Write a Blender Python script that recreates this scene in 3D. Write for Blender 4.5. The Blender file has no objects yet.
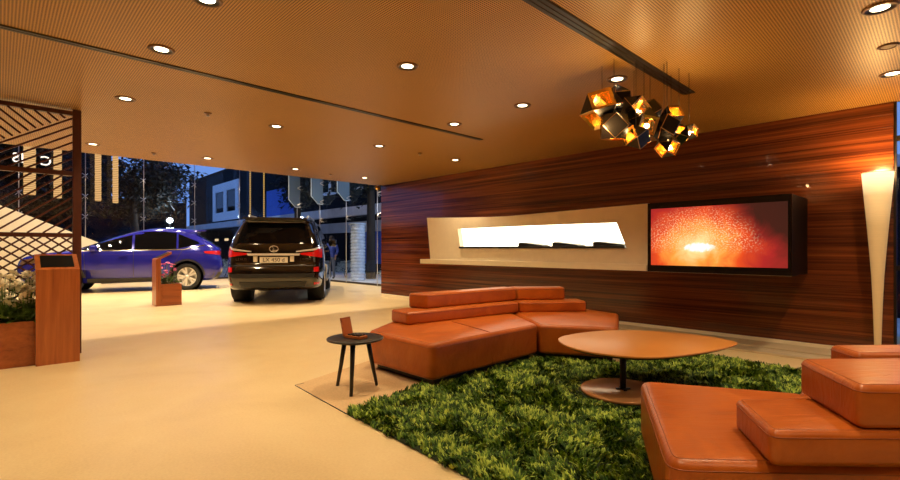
import bpy, bmesh, math, random
import numpy as np
from mathutils import Vector, Matrix
random.seed(7); rng = np.random.default_rng(7)
scene = bpy.context.scene
col = scene.collection
PI = math.pi

# ------------------------------------------------------------------ camera
AZ = math.radians(46.3)                      # the lens looks 46.3 degrees left of the wall normal
CA, SA = math.cos(AZ), math.sin(AZ)
cd = bpy.data.cameras.new('camera'); cam = bpy.data.objects.new('camera', cd); col.objects.link(cam)
cd.sensor_width = 36.0; cd.lens = 36.0 * 472 / 900; cd.shift_y = 9 / 900
cd.clip_start = 0.05; cd.clip_end = 300
cam.location = (0, 0, 1.15); cam.rotation_euler = (PI / 2, 0, AZ)
scene.camera = cam
# ------------------------------------------------------------------ view, world, light levels
vs = scene.view_settings
vs.view_transform = 'Standard'; vs.look = 'None'; vs.gamma = 1.0; vs.use_curve_mapping = False
vs.exposure = 0.18
scene.cycles.use_denoising = True
scene.cycles.max_bounces = 8; scene.cycles.transparent_max_bounces = 16
scene.cycles.caustics_reflective = False; scene.cycles.caustics_refractive = False
scene.cycles.sample_clamp_indirect = 8.0
WORLD_COL = (0.20, 0.38, 0.90); WORLD_STR = 0.80
DOWN_W = 100.0                               # each recessed lamp of the lounge
HALL_W = 620.0                               # each lamp of the tall car hall
WARM = (1.0, 0.75, 0.43)
w = bpy.data.worlds.new('dusk_sky'); scene.world = w; w.use_nodes = True
bg = w.node_tree.nodes['Background']; bg.inputs[0].default_value = (*WORLD_COL, 1); bg.inputs[1].default_value = WORLD_STR

# ------------------------------------------------------------------ helpers
def W(r, d):                                  # plan position from right / forward of the viewer's stand
    return (r * CA - d * SA, r * SA + d * CA)

class NT:
    def __init__(s, name):
        s.m = bpy.data.materials.new(name); s.m.use_nodes = True
        s.t = s.m.node_tree; s.t.nodes.clear()
        s.out = s.n('ShaderNodeOutputMaterial')
    def n(s, kind, **kw):
        o = s.t.nodes.new(kind)
        for k, v in kw.items():
            if k.startswith('_'): setattr(o, k[1:], v)
        return o
    def l(s, a, b): s.t.links.new(a, b)
    def coord(s, scale=(1, 1, 1), kind='Object', rand=False):
        tc = s.n('ShaderNodeTexCoord'); mp = s.n('ShaderNodeMapping'); s.l(tc.outputs[kind], mp.inputs[0])
        mp.inputs['Scale'].default_value = scale
        if rand:
            oi = s.n('ShaderNodeObjectInfo'); mu = s.n('ShaderNodeVectorMath', _operation='SCALE')
            cx = s.n('ShaderNodeCombineXYZ')
            for i in range(3): s.l(oi.outputs['Random'], cx.inputs[i])
            s.l(cx.outputs[0], mu.inputs[0]); mu.inputs['Scale'].default_value = 37.0
            s.l(mu.outputs[0], mp.inputs['Location'])
        return mp.outputs[0]
    def noise(s, vec, scale=5, detail=4, rough=.55, dist=0.0):
        n = s.n('ShaderNodeTexNoise'); s.l(vec, n.inputs['Vector'])
        n.inputs['Scale'].default_value = scale; n.inputs['Detail'].default_value = detail
        n.inputs['Roughness'].default_value = rough; n.inputs['Distortion'].default_value = dist
        return n.outputs['Fac']
    def ramp(s, fac, stops, interp='LINEAR'):
        r = s.n('ShaderNodeValToRGB'); s.l(fac, r.inputs[0]); cr = r.color_ramp; cr.interpolation = interp
        while len(cr.elements) < len(stops): cr.elements.new(.5)
        for e, (p, c) in zip(cr.elements, stops): e.position = p; e.color = (*c, 1)
        return r.outputs[0]
    def math(s, op, a, b=None, c=None):
        m = s.n('ShaderNodeMath', _operation=op)
        for i, v in enumerate((a, b, c)):
            if v is None: continue
            if isinstance(v, (int, float)): m.inputs[i].default_value = v
            else: s.l(v, m.inputs[i])
        return m.outputs[0]
    def mix(s, fac, a, b, mode='MIX'):
        m = s.n('ShaderNodeMixRGB', _blend_type=mode)
        for i, v in enumerate((fac, a, b)):
            if isinstance(v, (int, float)): m.inputs[i].default_value = v
            elif isinstance(v, tuple): m.inputs[i].default_value = (*v, 1)
            else: s.l(v, m.inputs[i])
        return m.outputs[0]
    def bsdf(s, color=None, rough=.5, metal=0, bump=None, bstr=.3, bdist=.01, coat=0, spec=None, sheen=0):
        p = s.n('ShaderNodeBsdfPrincipled'); s.p = p
        if isinstance(color, tuple): p.inputs['Base Color'].default_value = (*color, 1)
        elif color is not None: s.l(color, p.inputs['Base Color'])
        if isinstance(rough, (int, float)): p.inputs['Roughness'].default_value = rough
        else: s.l(rough, p.inputs['Roughness'])
        p.inputs['Metallic'].default_value = metal
        p.inputs['Coat Weight'].default_value = coat; p.inputs['Coat Roughness'].default_value = .05
        if spec is not None: p.inputs['Specular IOR Level'].default_value = spec
        if bump is not None:
            b = s.n('ShaderNodeBump'); b.inputs['Strength'].default_value = bstr; b.inputs['Distance'].default_value = bdist
            s.l(bump, b.inputs['Height']); s.l(b.outputs[0], p.inputs['Normal'])
        s.l(p.outputs[0], s.out.inputs[0]); return s.m

def plain(name, c, rough=.5, metal=0, coat=0, var=.12, vscale=8, bump=0, spec=None):
    t = NT(name); v = t.coord()
    n = t.noise(v, vscale, 3)
    lo = tuple(x * (1 - var) for x in c); hi = tuple(min(1, x * (1 + var)) for x in c)
    cc = t.ramp(n, [(.3, lo), (.7, hi)])
    return t.bsdf(cc, rough, metal, bump=n if bump else None, bstr=bump, coat=coat, spec=spec)
def emit(name, c, s):
    t = NT(name); e = t.n('ShaderNodeEmission'); e.inputs[0].default_value = (*c, 1); e.inputs[1].default_value = s
    t.l(e.outputs[0], t.out.inputs[0]); return t.m

def wood(name, stops, scale=(1.2, 30, 30), rough=.3, coat=0, bstr=.08):
    t = NT(name); v = t.coord(scale, rand=True)
    n1 = t.noise(v, 1.0, 6, .6, .6)
    v2 = t.coord(tuple(x * .35 for x in scale), rand=True)
    n2 = t.noise(v2, 1.0, 3, .5, .3)
    f = t.math('ADD', t.math('MULTIPLY', n1, .6), t.math('MULTIPLY', n2, .45))
    return t.bsdf(t.ramp(f, stops), rough, bump=n1, bstr=bstr, bdist=.002, coat=coat)

M = {}
def build_materials():
    # floor: polished buff terrazzo
    t = NT('floor_stone'); v = t.coord()
    n = t.noise(v, 60, 3, .7); n2 = t.noise(v, 1.1, 4, .6, .5)
    f = t.math('ADD', t.math('MULTIPLY', n, .45), t.math('MULTIPLY', n2, .55))
    c = t.ramp(f, [(.3, (.61, .455, .24)), (.5, (.71, .55, .305)), (.7, (.78, .63, .37))])
    rr = t.ramp(t.noise(v, 3, 3), [(.3, (.30,) * 3), (.7, (.42,) * 3)])
    M['floor'] = t.bsdf(c, rr, bump=n, bstr=.05, bdist=.002)
    # ceiling: perforated bronze panel
    t = NT('ceiling_perforated'); v = t.coord((1 / .0175,) * 3)
    fr = t.n('ShaderNodeVectorMath', _operation='FRACTION'); t.l(v, fr.inputs[0])
    sx = t.n('ShaderNodeSeparateXYZ'); t.l(fr.outputs[0], sx.inputs[0])
    ax = t.math('SUBTRACT', sx.outputs[0], .5); ay = t.math('SUBTRACT', sx.outputs[1], .5)
    dd = t.math('SQRT', t.math('ADD', t.math('MULTIPLY', ax, ax), t.math('MULTIPLY', ay, ay)))
    hole = t.ramp(dd, [(.31, (0,) * 3), (.37, (1,) * 3)])
    n2 = t.noise(t.coord(), .9, 3)
    base = t.ramp(n2, [(.3, (.52, .28, .066)), (.7, (.58, .315, .078))])
    cc = t.mix(hole, (.06, .022, .005), base)
    M['ceiling'] = t.bsdf(cc, .42, bump=hole, bstr=.25, bdist=.004)
    M['ceiling_plain'] = plain('hall_ceiling', (.25, .16, .08), .7)
    # veneer of the accent wall
    M['veneer'] = wood('wall_veneer', [(.32, (.020, .005, .003)), (.46, (.088, .019, .007)), (.58, (.20, .047, .013)), (.72, (.36, .095, .024))],
                       (.40, 34, 34), .24, .3, .10)
    M['wall_dark'] = plain('wall_backing', (.02, .008, .004), .7)
    M['kiosk'] = wood('teak_upright', [(.3, (.15, .034, .008)), (.48, (.36, .095, .022)), (.7, (.52, .155, .036))], (28, 28, 1.6), .32, .2)
    M['kiosk_h'] = wood('teak_horizontal', [(.3, (.14, .030, .007)), (.48, (.33, .082, .018)), (.7, (.48, .135, .030))], (14, 1.6, 28), .34, .2)
    M['lattice'] = plain('lattice_wood', (.080, .019, .008), .4)
    M['cream'] = plain('cream_lacquer', (.90, .82, .64), .35, var=.03)
    M['plinth'] = wood('cream_plinth', [(.3, (.50, .40, .26)), (.7, (.68, .57, .40))], (.6, 12, 12), .4)
    M['wall_warm'] = plain('warm_plaster', (.42, .27, .13), .75, var=.05)
    M['black'] = plain('black_lacquer', (.012, .011, .010), .3, var=.2)
    M['blackwood'] = plain('black_stained_wood', (.012, .010, .010), .38, var=.3, vscale=30)
    M['gloss_black'] = plain('gloss_black', (.006, .006, .007), .08, coat=.6, var=.1)
    M['screen_off'] = plain('switched_off_screen', (.004, .004, .004), .45, spec=.15)
    M['rubber'] = plain('tyre_rubber', (.012, .012, .013), .7)
    M['chrome'] = plain('chrome', (.85, .84, .82), .12, 1, var=.03)
    M['silver'] = plain('satin_silver', (.80, .78, .74), .32, .4, var=.03)
    M['alloy'] = plain('wheel_alloy', (.80, .78, .74), .32, .35, var=.05)
    M['steel'] = plain('brushed_steel', (.55, .54, .52), .3, .9, var=.08)
    M['bronze'] = plain('bronze_trim', (.20, .10, .04), .35, .6)
    M['slot_frame'] = plain('slot_frame_paint', (.05, .022, .008), .6)
    M['shade_black'] = plain('shade_black', (.010, .008, .007), .22, var=.2)
    M['dark_metal'] = plain('dark_metal', (.03, .022, .016), .4, .4)
    M['gold'] = plain('brass_lining', (.95, .60, .20), .22, 1, var=.08)
    M['gold_edge'] = plain('polished_brass', (.9, .62, .30), .2, 1, var=.05)
    # leather
    t = NT('cognac_leather'); v = t.coord()
    n = t.noise(v, 90, 4, .6); n2 = t.noise(v, 3.2, 4, .6, 1.2); 
    vc = t.coord((1.0, 5.0, 2.0)); n3 = t.noise(vc, 4.0, 3, .5, 1.5)
    c = t.ramp(n2, [(.3, (.33, .070, .007)), (.5, (.41, .092, .009)), (.72, (.49, .122, .014))])
    h = t.math('ADD', t.math('MULTIPLY', n, .12), t.math('MULTIPLY', n3, .9))
    rr = t.ramp(n2, [(.3, (.30,) * 3), (.7, (.40,) * 3)])
    M['leather'] = t.bsdf(c, rr, bump=h, bstr=.22, bdist=.02, spec=.45)
    M['thread'] = plain('leather_seam', (.27, .058, .008), .5)
    t = NT('table_leather'); v = t.coord(); n = t.noise(v, 140, 3); n2 = t.noise(v, 2, 3)
    M['tabletop'] = t.bsdf(t.ramp(n2, [(.3, (.52, .205, .040)), (.7, (.58, .245, .052))]), .36, bump=n, bstr=.05, bdist=.002)
    M['copper'] = plain('polished_copper_plate', (.62, .30, .12), .22, .15, var=.05)
    # rug
    t = NT('shag_pile'); v = t.coord(); n = t.noise(v, 9, 4, .7); at = t.n('ShaderNodeAttribute', _attribute_name='tint')
    f = t.math('ADD', t.math('MULTIPLY', n, .45), t.math('MULTIPLY', at.outputs['Fac'], .55))
    c = t.ramp(f, [(.2, (.006, .018, .004)), (.38, (.030, .088, .011)), (.54, (.135, .25, .026)), (.72, (.50, .64, .10))])
    M['pile'] = t.bsdf(c, .6, spec=.25)
    M['rug_base'] = plain('rug_backing', (.012, .028, .006), .9)
    M['mat'] = plain('woven_mat', (.60, .41, .22), .8, var=.10, vscale=70, bump=.2)
    # cars
    t = NT('blue_car_paint'); M['blue'] = t.bsdf((.016, .018, .32), .14, .1, coat=1.0)
    t = NT('black_car_paint'); M['carblack'] = t.bsdf((.006, .005, .005), .10, .0, coat=1.0)
    M['cladding'] = plain('black_cladding', (.012, .012, .014), .5)
    M['carglass'] = plain('tinted_car_glass', (.003, .003, .004), .03, var=.1, spec=.16)
    M['redlens'] = plain('red_lamp_lens', (.60, .010, .012), .12, coat=.6, var=.1)
    M['plate'] = plain('plate_white', (.80, .74, .62), .4, var=.02)
    M['ink'] = plain('plate_ink', (.02, .02, .02), .5)
    # outside
    M['pavement'] = plain('street_paving', (.16, .16, .17), .6, vscale=3, bump=.1)
    M['concrete'] = plain('pale_concrete', (.62, .63, .65), .7, vscale=2)
    M['dark_wall'] = plain('dark_shopfront', (.012, .012, .015), .9, spec=.1)
    M['blue_panel'] = plain('blue_panel', (.04, .13, .55), .4)
    M['pale_frame'] = plain('pale_window_frame', (.88, .90, .92), .5)
    M['bark'] = plain('tree_bark', (.035, .026, .020), .85, bump=.4, vscale=20)
    M['night_leaf'] = plain('dark_tree_leaves', (.008, .012, .010), .8, var=.5, vscale=3)
    M['leaf'] = plain('plant_leaves', (.075, .16, .025), .45, var=.5, vscale=25)
    M['shrub'] = plain('shrub_leaves', (.30, .38, .42), .4, var=.5, vscale=12)  # blue light and pale highlights put into the leaf colour
    M['petal_w'] = plain('cream_petals', (.95, .84, .66), .5, var=.15, vscale=30)
    M['petal_p'] = plain('pink_petals', (.80, .16, .38), .5, var=.3, vscale=30)
    M['soil'] = plain('potting_soil', (.02, .012, .008), .9)
    M['skin'] = plain('skin', (.55, .28, .16), .5)
    M['jacket'] = plain('blue_jacket', (.035, .07, .40), .7)
    M['trouser'] = plain('grey_trousers', (.10, .11, .15), .8)
    M['hair'] = plain('dark_hair', (.02, .012, .008), .5)
    # glass panes
    for key, tint in (('glass', (.93, .96, 1.0)), ('fin_glass', (.45, .62, .70))):
        t = NT(key); tr = t.n('ShaderNodeBsdfTransparent'); tr.inputs[0].default_value = (*tint, 1)
        gl = t.n('ShaderNodeBsdfGlossy'); gl.inputs['Roughness'].default_value = .02
        lw = t.n('ShaderNodeLayerWeight'); lw.inputs[0].default_value = .5
        fr = t.math('ADD', t.math('MULTIPLY', t.math('POWER', lw.outputs['Facing'], 5.0), .9), .025 if key == 'glass' else .08)
        mx = t.n('ShaderNodeMixShader'); t.l(fr, mx.inputs[0]); t.l(tr.outputs[0], mx.inputs[1]); t.l(gl.outputs[0], mx.inputs[2])
        last = mx.outputs[0]
        if key == 'fin_glass':
            df = t.n('ShaderNodeBsdfDiffuse'); df.inputs[0].default_value = (.35, .48, .55, 1)
            m2 = t.n('ShaderNodeMixShader'); m2.inputs[0].default_value = .35; t.l(last, m2.inputs[1]); t.l(df.outputs[0], m2.inputs[2]); last = m2.outputs[0]
        t.l(last, t.out.inputs[0]); M[key] = t.m
    M['fin_edge'] = plain('fin_edge', (.62, .75, .80), .3)
    M['ribbed'] = plain('ribbed_pale_wrap', (.45, .52, .62), .2, coat=.5, var=.2, vscale=6)
    M['lens'] = emit('downlight_lens', (1.0, .80, .50), 9.0)
    M['bulb'] = emit('chandelier_bulb', (1.0, .72, .32), 45.0)
    M['lightbox'] = emit('niche_lightbox', (1.0, .86, .60), 4.5)
    M['amber'] = emit('amber_string_light', (1.0, .55, .12), .7)
    M['letters'] = emit('glowing_letters', (1.0, .86, .70), 1.6)
    M['winlit'] = emit('lit_window', (1.0, .70, .36), .9)
    # lantern with rings
    t = NT('paper_lantern'); v = t.coord((1, 1, 9)); wv = t.n('ShaderNodeTexWave', _bands_direction='Z'); t.l(v, wv.inputs[0])
    wv.inputs['Scale'].default_value = .6; wv.inputs['Distortion'].default_value = .6
    c = t.ramp(wv.outputs['Fac'], [(.1, (.30, .14, .045)), (.35, (.62, .36, .14))])
    e = t.n('ShaderNodeEmission'); t.l(c, e.inputs[0]); e.inputs[1].default_value = 1.15; t.l(e.outputs[0], t.out.inputs[0]); M['lantern'] = t.m
    # lamp shade: fabric, glows most at the top where its bulb is
    t = NT('lamp_shade'); v = t.coord(); sx = t.n('ShaderNodeSeparateXYZ'); t.l(v, sx.inputs[0])
    st = t.ramp(t.math('DIVIDE', sx.outputs[2], 1.92), [(.0, (.20, .105, .035)), (.70, (.36, .205, .075)), (.86, (.75, .47, .19)), (.93, (1.5, 1.15, .62)), (1, (2.2, 1.75, 1.0))])
    fine = t.noise(t.coord((6, 6, 120)), 1.0, 2); c2 = t.mix(.35, st, t.mix(1.0, st, t.ramp(fine, [(.3, (.6,) * 3), (.7, (1,) * 3)]), 'MULTIPLY'))
    e = t.n('ShaderNodeEmission'); t.l(c2, e.inputs[0]); e.inputs[1].default_value = .8
    d = t.n('ShaderNodeBsdfDiffuse'); d.inputs[0].default_value = (.6, .45, .25, 1)
    ad = t.n('ShaderNodeAddShader'); t.l(e.outputs[0], ad.inputs[0]); t.l(d.outputs[0], ad.inputs[1]); t.l(ad.outputs[0], t.out.inputs[0]); M['shade'] = t.m
    # television picture: glowing burst of sparks
    t = NT('tv_picture'); v = t.coord(); sx = t.n('ShaderNodeSeparateXYZ'); t.l(v, sx.inputs[0]); X, Z = sx.outputs[0], sx.outputs[2]
    nz = t.noise(v, 3.5, 6, .6, 1.0)
    dx = t.math('ADD', X, .17); dz = t.math('ADD', Z, .13)
    ds = t.math('SQRT', t.math('ADD', t.math('MULTIPLY', t.math('MULTIPLY', dx, dx), .55), t.math('MULTIPLY', dz, dz)))
    ds2 = t.math('ADD', ds, t.math('MULTIPLY', t.math('SUBTRACT', nz, .5), .35))
    c = t.ramp(ds2, [(0, (1, .95, .75)), (.07, (1.0, .72, .30)), (.20, (.95, .33, .05)), (.36, (.75, .075, .014)), (.55, (.40, .022, .018)), (.8, (.10, .02, .012))])
    an = t.math('ARCTAN2', dz, dx)
    cv = t.n('ShaderNodeCombineXYZ'); t.l(t.math('MULTIPLY', an, 26.0), cv.inputs[0]); t.l(t.math('MULTIPLY', ds, 60.0), cv.inputs[1])
    sp = t.noise(cv.outputs[0], 1.0, 2, .6)
    spk = t.ramp(sp, [(.50, (0,) * 3), (.66, (1,) * 3)])
    up = t.ramp(t.math('ADD', dz, .10), [(.02, (0,) * 3), (.16, (1,) * 3)])
    fall = t.ramp(ds, [(.04, (1,) * 3), (.28, (.85,) * 3), (.52, (.0,) * 3)])
    k = t.math('MULTIPLY', t.math('MULTIPLY', spk, up), fall)
    c = t.mix(k, c, (1.0, .75, .42))
    corner = t.math('ADD', X, t.math('MULTIPLY', Z, 1.1)); dk = t.ramp(t.math('ADD', corner, t.math('MULTIPLY', nz, .3)), [(.50, (0,) * 3), (.85, (1,) * 3)])
    c = t.mix(t.math('MULTIPLY', dk, .95), c, (.045, .014, .008))
    bx_ = t.math('ADD', X, .15); core = t.math('ADD', t.math('MULTIPLY', t.math('MULTIPLY', bx_, bx_), 1.0), t.math('MULTIPLY', t.math('MULTIPLY', dz, dz), 9.0))
    core = t.math('ADD', core, t.math('MULTIPLY', t.math('SUBTRACT', t.noise(v, 22, 3), .5), .05))
    c = t.mix(t.ramp(core, [(.012, (1,) * 3), (.03, (0,) * 3)]), c, (1.0, .97, .90))
    e = t.n('ShaderNodeEmission'); t.l(c, e.inputs[0]); e.inputs[1].default_value = 1.05; t.l(e.outputs[0], t.out.inputs[0]); M['tv'] = t.m
build_materials()

# ---- objects
def tag(o, label=None, cat=None, group=None, kind=None):
    if label: o['label'] = label
    if cat: o['category'] = cat
    if group: o['group'] = group
    if kind: o['kind'] = kind
    return o
def empty(name, loc=(0, 0, 0), rz=0.0):
    o = bpy.data.objects.new(name, None); col.objects.link(o); o.location = loc; o.rotation_euler = (0, 0, rz)
    o.empty_display_size = .1; return o
def thing(name, label, cat, loc=(0, 0, 0), rz=0.0, group=None):
    return tag(empty(name, loc, rz), label, cat, group)
def link(name, me, mat=None, parent=None):
    if mat is not None and not me.materials: me.materials.append(mat)
    o = bpy.data.objects.new(name, me); col.objects.link(o); o.parent = parent; return o
def mesh(name, verts, faces, mat, parent=None, smooth=False):
    me = bpy.data.meshes.new(name); me.from_pydata([tuple(v) for v in verts], [], faces); me.update()
    if smooth: me.shade_smooth()
    return link(name, me, mat, parent)
def bmo(name, bm, mat, parent=None, smooth=False):
    me = bpy.data.meshes.new(name); bm.normal_update(); bm.to_mesh(me); bm.free()
    if smooth: me.shade_smooth()
    return link(name, me, mat, parent)
def bbox(bm, x0, x1, y0, y1, z0, z1, bevel=0.0, seg=2):
    r = bmesh.ops.create_cube(bm, size=1)
    for v in r['verts']:
        v.co = ((x0 + x1) / 2 + v.co.x * (x1 - x0), (y0 + y1) / 2 + v.co.y * (y1 - y0), (z0 + z1) / 2 + v.co.z * (z1 - z0))
    if bevel:
        es = set(e for v in r['verts'] for e in v.link_edges)
        bmesh.ops.bevel(bm, geom=list(es), offset=bevel, segments=seg, affect='EDGES', profile=.5)
def box(name, x0, x1, y0, y1, z0, z1, mat, parent=None, bevel=0.0, seg=2):
    bm = bmesh.new(); bbox(bm, x0, x1, y0, y1, z0, z1, bevel, seg); return bmo(name, bm, mat, parent)
def struct(o): o['kind'] = 'structure'; return o
def lathe_data(prof, seg=32, cap=True):
    vs, fs = [], []
    for r, z in prof:
        for i in range(seg):
            a = 2 * PI * i / seg; vs.append((r * math.cos(a), r * math.sin(a), z))
    for j in range(len(prof) - 1):
        for i in range(seg):
            fs.append((j * seg + i, j * seg + (i + 1) % seg, (j + 1) * seg + (i + 1) % seg, (j + 1) * seg + i))
    if cap:
        fs.append(tuple(range(seg))[::-1]); n = (len(prof) - 1) * seg; fs.append(tuple(n + i for i in range(seg)))
    return vs, fs
def lathe(name, prof, mat, parent=None, seg=32, cap=True, off=(0, 0, 0), smooth=True, rot=None):
    vs, fs = lathe_data(prof, seg, cap)
    if rot is not None: vs = [rot @ Vector(v) for v in vs]
    vs = [(v[0] + off[0], v[1] + off[1], v[2] + off[2]) for v in vs]
    return mesh(name, vs, fs, mat, parent, smooth)
def tube_data(pts, rad, seg=8, closed=False):
    pts = [Vector(p) for p in pts]; n = len(pts); vs, fs = [], []
    rads = rad if isinstance(rad, (list, tuple)) else [rad] * n
    for i, p in enumerate(pts):
        if closed: t = (pts[(i + 1) % n] - pts[i - 1])
        else: t = pts[min(i + 1, n - 1)] - pts[max(i - 1, 0)]
        t.normalize()
        up = Vector((0, 0, 1)) if abs(t.z) < .9 else Vector((1, 0, 0))
        a = t.cross(up).normalized(); b = a.cross(t)
        for k in range(seg):
            th = 2 * PI * k / seg; vs.append(p + (a * math.cos(th) + b * math.sin(th)) * rads[i])
    m = n if closed else n - 1
    for i in range(m):
        for k in range(seg):
            fs.append((i * seg + k, i * seg + (k + 1) % seg, ((i + 1) % n) * seg + (k + 1) % seg, ((i + 1) % n) * seg + k))
    if not closed:
        fs.append(tuple(range(seg))[::-1]); fs.append(tuple((n - 1) * seg + k for k in range(seg)))
    return vs, fs
def tube(name, pts, rad, mat, parent=None, seg=8, closed=False):
    return mesh(name, *tube_data(pts, rad, seg, closed), mat, parent, True)
def round_poly(poly, rad, seg=6):
    out = []; n = len(poly)
    for i in range(n):
        p = Vector(poly[i]); a = Vector(poly[i - 1]) - p; b = Vector(poly[(i + 1) % n]) - p
        la, lb = a.length, b.length; a.normalize(); b.normalize()
        ang = a.angle(b); r = rad[i] if isinstance(rad, (list, tuple)) else rad
        t = min(r / math.tan(ang / 2), la * .45, lb * .45)
        p0, p1 = p + a * t, p + b * t
        for k in range(seg + 1):
            u = k / seg; out.append(p0 * (1 - u) ** 2 + p * 2 * u * (1 - u) + p1 * u ** 2)
    return out
def area2(p): return sum(p[i - 1][0] * p[i][1] - p[i][0] * p[i - 1][1] for i in range(len(p)))
def inset(poly, d):                          # poly counter-clockwise
    n = len(poly); out = []
    for i in range(n):
        p = Vector(poly[i]); a = (p - Vector(poly[i - 1])); b = (Vector(poly[(i + 1) % n]) - p)
        if a.length < 1e-7: a = b
        if b.length < 1e-7: b = a
        na = Vector((-a.y, a.x)).normalized(); nb = Vector((-b.y, b.x)).normalized()
        m = na + nb; m = m.normalized() if m.length > 1e-6 else na
        c = max(.35, m.dot(na)); out.append(p + m * (d / c))
    return out
def slab(name, poly, z0, z1, mat, parent=None, rc=.05, re=.03, seg=4, crown=0.0):
    if area2(poly) < 0: poly = poly[::-1]
    P = round_poly(poly, rc) if rc else [Vector(p) for p in poly]
    n = len(P); rings = []
    for k in range(seg + 1):
        a = PI / 2 * k / seg; rings.append((inset(P, re * (1 - math.sin(a))), z0 + re * (1 - math.cos(a))))
    for k in range(seg + 1):
        a = PI / 2 * k / seg; rings.append((inset(P, re * (1 - math.cos(a))), z1 - re + re * math.sin(a)))
    if crown:
        T = rings[-1][0]; c = Vector((sum(p[0] for p in T) / n, sum(p[1] for p in T) / n))
        for k_, h_ in ((.93, .35), (.82, .7), (.62, .92), (.35, 1.0)): rings.append(([c + (Vector(p) - c) * k_ for p in T], z1 + crown * h_))
    vs = [(p[0], p[1], z) for r, z in rings for p in r]; fs = []
    for j in range(len(rings) - 1):
        for i in range(n):
            fs.append((j * n + i, j * n + (i + 1) % n, (j + 1) * n + (i + 1) % n, (j + 1) * n + i))
    fs.append(tuple(range(n))[::-1]); fs.append(tuple((len(rings) - 1) * n + i for i in range(n)))
    return mesh(name, vs, fs, mat, parent, True)
def copy_tree(o, parent=None):
    c = o.copy(); col.objects.link(c); c.parent = parent
    for ch in list(o.children): copy_tree(ch, c)
    return c
def text_mesh(name, body, size, mat, parent, mw, extrude=.004, align='CENTER'):
    cu = bpy.data.curves.new(name, 'FONT'); cu.body = body; cu.size = size; cu.extrude = extrude
    cu.align_x = align; cu.align_y = 'CENTER'
    t = bpy.data.objects.new(name, cu); col.objects.link(t)
    bpy.context.view_layer.update()
    me = bpy.data.meshes.new_from_object(t.evaluated_get(bpy.context.evaluated_depsgraph_get()))
    bpy.data.objects.remove(t); bpy.data.curves.remove(cu)
    me.materials.clear(); me.transform(mw)
    if mw.determinant() < 0: me.flip_normals()
    return link(name, me, mat, parent)

# ================================================================== THE ROOM
H = 2.68; HH = 5.2; XC = -9.43; YW = 6.70; XG = -19.3; YG = 8.56; XR = 5.5; YB = -4.5
struct(box('floor', XG, XR, YB, YG, -.12, 0, M['floor']))
struct(box('ceiling', XC, XR, YB, YW + .06, H, H + .10, M['ceiling']))
struct(box('ceiling_hall', XG, XC, YB, YG, HH, HH + .1, M['ceiling_plain']))
struct(box('wall_bulkhead', XC - .02, XC + .10, YB, YG, H + .10, HH, M['wall_warm']))
struct(box('wall_back', XG, XR, YB - .15, YB, 0, HH, M['wall_warm']))
struct(box('wall_right', XR, XR + .15, YB, YW + .06, 0, H, M['wall_warm']))
struct(box('wall_side', XC, XC + .14, YW + .20, YG, 0, H + .1, M['wall_warm']))
acc = struct(box('wall_accent', XC, -.36, YW + .02, YW + .20, 0, H, M['wall_dark']))
nb = 20; bh = (H - .075) / nb
bm = bmesh.new(); bbox(bm, XC, -.36, YW, YW + .02, .0008, bh - .0008, .0012, 1)
bd = link('veneer_board', bpy.data.meshes.new('veneer_board'), None, acc); bm.to_mesh(bd.data); bm.free(); bd.data.materials.append(M['veneer'])
bd.location.z = .075
for i in range(1, nb):
    b = bd.copy(); col.objects.link(b); b.location.z = .075 + i * bh
struct(box('baseboard_accent', XC, -.36, YW - .012, YW + .02, 0, .075, M['cream'], None, .003))
pl = struct(box('trim_plinth', -5.2, -.36, 6.32, YW - .012, 0, .035, M['plinth'], None, .004))
box('front_strip', -5.2, -.36, 6.04, 6.30, 0, .022, M['plinth'], pl, .003)

# ---- glass facades
def facade(name, axis, const, spots, z1, fins=()):
    """point-fixed glass: base channel, panes, rods and star fittings"""
    def B(n, u0, u1, c0, c1, z0, z1_, mat, par, bev=0):
        if axis == 'X': return box(n, const + c0, const + c1, u0, u1, z0, z1_, mat, par, bev)
        return box(n, u0, u1, const + c0, const + c1, z0, z1_, mat, par, bev)
    root = struct(B(name, spots[0], spots[-1], -.04, .04, 0, .06, M['dark_metal'], None))
    zs = [.06, 2.20, 2.86, 3.53, z1]
    for a, b in zip(spots[:-1], spots[1:]):
        for c, d in zip(zs[:-1], zs[1:]):
            B('pane', a + .006, b - .006, -.006, .006, c + .006, d - .006, M['glass'], root)
    s = 1
    for a in spots[1:-1]:
        off = .14 if axis == 'X' else -.14
        p = (const + off, a) if axis == 'X' else (a, const + off)
        tube('tension_rod', [(p[0], p[1], .0), (p[0], p[1], z1)], .011, M['steel'], root, 8)
        for z in zs[1:-1]:
            bm = bmesh.new()
            for da in (-.075, .075):
                for dz in (-.075, .075):
                    q = (const + off * .1, a + da, z + dz) if axis == 'X' else (a + da, const + off * .1, z + dz)
                    vs, fs = tube_data([(p[0], p[1], z), q], .010, 6)
                    bv = [bm.verts.new(v) for v in vs]
                    for f in fs: bm.faces.new([bv[i] for i in f])
            bmo('spider_fitting', bm, M['steel'], root)
    return root
w1 = facade('window_1', 'X', XG, [YB, -2.76, -1.16, .43, 2.02, 3.63, 5.24, 6.85, YG], HH)
w2 = facade('window_2', 'Y', YG, [XG, -17.45, -15.65, -13.85, -12.05, -10.4, XC], HH)
for x in (-17.45, -15.65, -13.85):
    pr = [(YG - .02, HH), (YG - .02, 2.78), (YG - .22, 2.78), (YG - .48, 3.05), (YG - .48, HH)]
    vs = [(x - .012, y, z) for y, z in pr] + [(x + .012, y, z) for y, z in pr]
    fs = [(0, 1, 2, 3, 4), (9, 8, 7, 6, 5)] + [(i, i + 5, (i + 1) % 5 + 5, (i + 1) % 5) for i in range(5)]
    fn = mesh('glass_fin', vs, fs, M['fin_glass'], w2)
    tube('fin_edge', [(x, y, z) for y, z in pr[1:]], .016, M['fin_edge'], fn, 6)
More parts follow.
